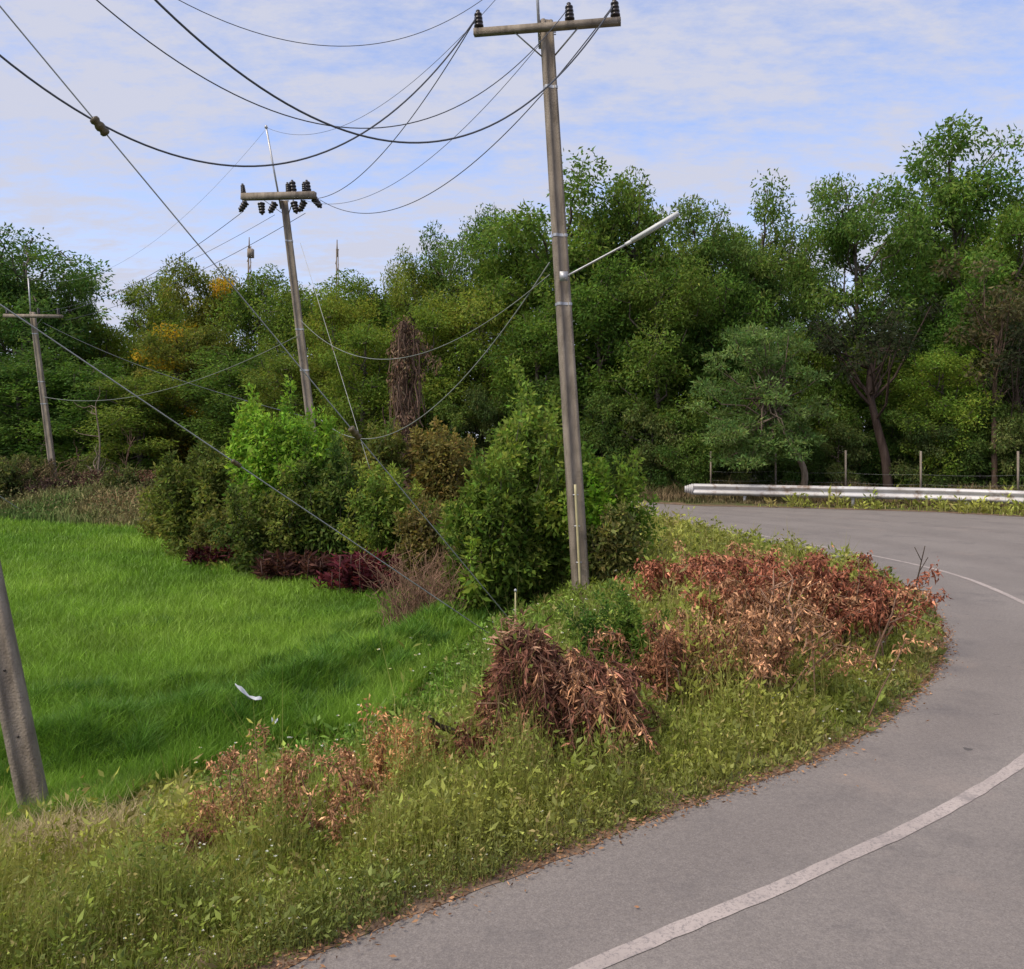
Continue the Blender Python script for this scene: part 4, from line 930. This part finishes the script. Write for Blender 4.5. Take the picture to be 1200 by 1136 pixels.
P1=np.repeat(p0,3,0)+R.normal(0,.03,(3*n,3))*np.array([1,1,0]); blades(g,P1,np.repeat(hp,3)*R.uniform(.8,1.5,3*n),R.uniform(.05,.35,3*n),.0045*np.repeat(sc,3),np.repeat(cp,3,0)*.6+np.array([.20,.18,.06]))
tag(build('verge_weeds',g,M['grass']),'yellow green leafy weeds covering the roadside verge','weeds',kind='stuff')
# grass between the weeds
x,y=scatter(125000,2.5,34,(-.78,.62),lambda x,y: vm(x,y)&(rdist(x,y)>.04)); n=len(x); rdv=rdist(x,y); sc=np.maximum(y/6.,.75)
fdv=seg_dist(x,y,np.vstack([FIELD,FIELD[:1]])); gr=np.clip(1.25-fdv/3.4,0,1)
colr=mixc((.190,.265,.036),(.440,.430,.100),vnoise(x,y,.7,24)); h0=np.where(np.hypot(x-mb[0],(y-13.6)/1.9)<1.3,.4,1.); gg=(gr*(y>6.6)*(x>-3.2))[:,None]*.92; colr=colr*(1-gg)+mixc((.10,.25,.022),(.21,.38,.036),vnoise(x,y,.8,25))*gg
nearp=(y<9)&(x<-1.6); dr=(R.uniform(0,1,n)<np.where(nearp,.30,.10)); colr[dr]=colr[dr]*.3+np.array([.44,.33,.18])*.7
h=(.07+.24*np.clip(rdv/1.2,0,1))*np.clip(fdv/2.5,.45,1)*(.35+1.1*vnoise(x,y,.42,26))*h0*R.uniform(.5,1.2,n)
g=G(); blades(g,pts(x,y),h,R.uniform(.1,.8,n),.0055*sc*R.uniform(.7,1.4,n),colr*jit(n,.25))
tag(build('verge_grass',g,M['grass']),'long thin grass mixed through the roadside verge','grass',kind='stuff')
# tiny flowers
x,y=scatter(420,3.4,14,(-.75,.6),lambda x,y: vm(x,y)&(vnoise(x,y,.8,27)>.45)); n=len(x); p=pts(x,y); rdv=rdist(x,y); p[:,2]+=(.10+.26*np.clip(rdv/1.1,0,1))*R.uniform(.6,1.1,n)
g=G(); 
for k in range(4):
    a=k*PI/2+R.uniform(0,.4,n); leaves(g,p,np.stack([np.cos(a),np.sin(a),R.uniform(.1,.6,n)],1),.011*np.maximum(y/5,.8),.010*np.maximum(y/5,.8),mixc((.6,.6,.52),(.66,.60,.25),(R.uniform(0,1,n)<.35).astype(float)))
tag(build('wild_flowers',g,M['dead']),'tiny white and yellow wild flowers dotted over the verge weeds','flowers',kind='stuff')
# dry straw at the near pole foot
n=9500; a=R.uniform(0,2*PI,n); r=np.abs(R.normal(0,.55,n)); x=-3.75+np.cos(a)*r*1.4; y=6.75+np.sin(a)*r*.8; p=pts(x,y)
g=G(); blades(g,p,R.uniform(.10,.44,n),R.uniform(.2,1.0,n),.007,mixc((.22,.18,.08),(.58,.46,.27),R.uniform(0,1,n))*jit(n,.2))
x=R.uniform(-5.2,-2.0,3600); y=R.uniform(4.9,6.9,3600); p=pts(x,y); blades(g,p,R.uniform(.08,.34,3600),R.uniform(.2,.9,3600),.008,mixc((.15,.13,.05),(.36,.30,.15),R.uniform(0,1,3600)))
tag(build('dry_grass',g,M['dead']),'straw coloured dry grass around the foot of the leaning near pole','grass',kind='stuff')
# far bank scrub: dry grass
def bankm(x,y):
    return (~inside(x,y,FIELD))&(~inside(x,y,ROADPOLY))&(x<-11)&(seg_dist(x,y,INNER)<9)
x,y=scatter(30000,30,52,(-.75,-.28),bankm); n=len(x); p=pts(x,y)
g=G(); blades(g,p,R.uniform(.2,.75,n)*(.4+.9*vnoise(x,y,1.5,41)),R.uniform(.1,.8,n),.05*R.uniform(.6,1.4,n),mixc((.13,.20,.055),(.34,.24,.13),np.clip(vnoise(x,y,2.2,42)*1.5-.35+R.normal(0,.15,n),0,1))*jit(n,.25))
clus=R.uniform(0,1,n)<.3; q=p[clus]; q=q+np.stack([R.normal(0,.1,len(q)),R.normal(0,.1,len(q)),R.uniform(.1,1.0,len(q))],1)
leaves(g,q,rv(len(q)),.13*R.uniform(.6,1.3,len(q)),.07,mixc((.09,.13,.04),(.20,.15,.075),R.uniform(0,1,len(q)))*jit(len(q),.3))
tag(build('bank_scrub',g,M['dead']),'brownish scrub and dry grass along the far bank of the field','scrub',kind='stuff')
for (px,Y,h,w,lb,lf) in ((160,41,1.1,1.6,'brown twiggy bush at the far edge of the field below the bare saplings',((.10,.05,.035),(.22,.12,.075))),(112,42.5,1.1,2.0,'dark brown twiggy bush right of the distant pole foot',((.06,.035,.025),(.14,.08,.055))),(20,43,1.7,2.6,'brown green twiggy bush at the left edge of the far bank',((.07,.06,.03),(.15,.12,.05))),(58,42.5,.7,1.8,'dark twiggy bush hugging the distant pole foot',((.05,.035,.03),(.12,.075,.06)))):
    drybush(px,Y,h,w,70,lb,None,None,'dry_bush',lf,.16,50,rad=.02,arch=.2)
for k,(px,by,tp,Y,hw,lb) in enumerate(((8,600,548,42,30,'weedy green bush at the left edge on the far bank'),(88,600,566,43.5,22,'low green bush between the distant pole and the bare saplings'),(148,604,560,40.5,24,'green and brown bush left of the pale weedy bush'),(35,600,538,47,26,'leafy green bush just left of the distant pole foot'),(112,600,545,47,30,'dull green bush behind the crooked dead sapling'))):
    shrub('shrub',px,by,tp,Y,hw,lb,(.07,.10,.03),(.17,.19,.06),nl=14,lpc=110,Lf=.16,cr=.4,base=.03)
# far verge by the guardrail
def farm(x,y): 
    dd=seg_dist(x,y,OUTER[::2]); return (~inside(x,y,ROADPOLY))&(dd<6)&(dd>.75)&(y>27)&(x>2)
x,y=scatter(26000,27,46,(.05,.72),farm); n=len(x); p=pts(x,y); dd=seg_dist(x,y,OUTER[::2])
g=G(); blades(g,p,R.uniform(.10,.35,n)*np.clip(dd/1.6,.3,2.8)*(.4+.9*vnoise(x,y,1.2,43)),R.uniform(.1,.8,n),.04*R.uniform(.6,1.4,n),mixc((.08,.09,.03),(.21,.15,.085),np.clip(.2+vnoise(x,y,1.3,44)+R.normal(0,.15,n),0,1))*jit(n,.25))
tag(build('roadside_grass',g,M['dead']),'dull grass and weeds growing along and behind the guardrail','grass',kind='stuff')
# leaf litter along the asphalt edge
pl,s=resample(INNER,6000); t=norm(np.gradient(pl,axis=0)); nn=np.stack([t[:,1],-t[:,0]],1)
near=np.where((pl[:,1]>2.5)&(pl[:,1]<24)&(pl[:,0]>-4))[0]
i=R.choice(near,6500); off=R.normal(0,.06,6500)+.02+.04*vnoise(s[i],s[i]*0,.6,51); far=R.uniform(0,1,6500)<.015; off[far]+=np.abs(R.normal(0,.22,far.sum()))
q=pl[i]+nn[i]*off[:,None]; n=len(q); z=.018+R.uniform(0,.02,n); p=np.c_[q,z]
d=rv(n)*np.array([1,1,.18]); g=G(); leaves(g,p,d,R.uniform(.015,.05,n),R.uniform(.006,.018,n),mixc((.13,.06,.035),(.44,.25,.13),R.uniform(0,1,n))*jit(n,.25),.15)
tag(build('leaf_litter',g,M['dead']),'brown fallen leaves strewn along the asphalt edge','leaves',kind='stuff')

# ------------------------------------------------------------------ sky, sun, camera
SE,SR=math.radians(52),math.radians(-125)   # elevation; direction measured from +Y clockwise
w=D.worlds.new('World'); scn.world=w; w.use_nodes=True; t=w.node_tree; t.nodes.clear()
sky=N(t,'ShaderNodeTexSky'); sky.sky_type='NISHITA'; sky.sun_disc=False; sky.sun_elevation=SE; sky.sun_rotation=SR; sky.air_density=1.; sky.dust_density=1.2; sky.ozone_density=1.2
bg=N(t,'ShaderNodeBackground'); bg.inputs[1].default_value=.15
tc=N(t,'ShaderNodeTexCoord'); 
sep=N(t,'ShaderNodeSeparateXYZ'); t.links.new(tc.outputs['Generated'],sep.inputs[0])
# project the direction onto a flat cloud layer
dz=N(t,'ShaderNodeMath',operation='MAXIMUM'); t.links.new(sep.outputs[2],dz.inputs[0]); dz.inputs[1].default_value=.0
da=N(t,'ShaderNodeMath',operation='ADD'); t.links.new(dz.outputs[0],da.inputs[0]); da.inputs[1].default_value=.18
cx=N(t,'ShaderNodeMath',operation='DIVIDE'); t.links.new(sep.outputs[0],cx.inputs[0]); t.links.new(da.outputs[0],cx.inputs[1])
cy_=N(t,'ShaderNodeMath',operation='DIVIDE'); t.links.new(sep.outputs[1],cy_.inputs[0]); t.links.new(da.outputs[0],cy_.inputs[1])
cb=N(t,'ShaderNodeCombineXYZ'); t.links.new(cx.outputs[0],cb.inputs[0]); t.links.new(cy_.outputs[0],cb.inputs[1])
mp=N(t,'ShaderNodeMapping'); mp.inputs['Scale'].default_value=(1.1,1.9,1); mp.inputs['Rotation'].default_value=(0,0,.12); t.links.new(cb.outputs[0],mp.inputs[0])
n1=noise(t,1.25,9,.6,mp.outputs[0]); n2=noise(t,7.5,9,.7,mp.outputs[0])
ad=N(t,'ShaderNodeMath',operation='MULTIPLY_ADD'); t.links.new(n2,ad.inputs[0]); ad.inputs[1].default_value=.80; t.links.new(n1,ad.inputs[2])
cover=ramp(t,ad.outputs[0],.66,.99,.10,1.)
hz=ramp(t,sep.outputs[2],.40,.06,0,.80)
mx=N(t,'ShaderNodeMath',operation='MAXIMUM'); t.links.new(cover,mx.inputs[0]); t.links.new(hz,mx.inputs[1])
c=mix(t,mix(t,sky.outputs[0],(1.0,.97,1.12),1.,'MULTIPLY'),(2.65,2.76,3.35),mx.outputs[0])
t.links.new(c,bg.inputs[0]); out=N(t,'ShaderNodeOutputWorld'); t.links.new(bg.outputs[0],out.inputs[0])
sun=D.lights.new('sun','SUN'); sun.energy=2.3; sun.angle=math.radians(22); sun.color=(1,.90,.76)
so=D.objects.new('sun',sun); C.objects.link(so)
from mathutils import Vector
sd=Vector((math.sin(SR)*math.cos(SE),math.cos(SR)*math.cos(SE),math.sin(SE))); so.rotation_euler=sd.to_track_quat('Z','Y').to_euler()
cam=D.cameras.new('camera'); co=D.objects.new('camera',cam); C.objects.link(co); co.location=(0,0,CH); co.rotation_euler=(PI/2,0,0)
cam.sensor_width=36; cam.lens=36*F/1200; cam.shift_y=-48/1200; cam.clip_end=5000; cam.clip_start=.05
scn.camera=co
scn.cycles.max_bounces=5; scn.cycles.diffuse_bounces=4; scn.cycles.glossy_bounces=2; scn.cycles.transmission_bounces=3
scn.view_settings.view_transform='Standard'; scn.view_settings.look='None'; scn.view_settings.exposure=.66; scn.view_settings.gamma=1
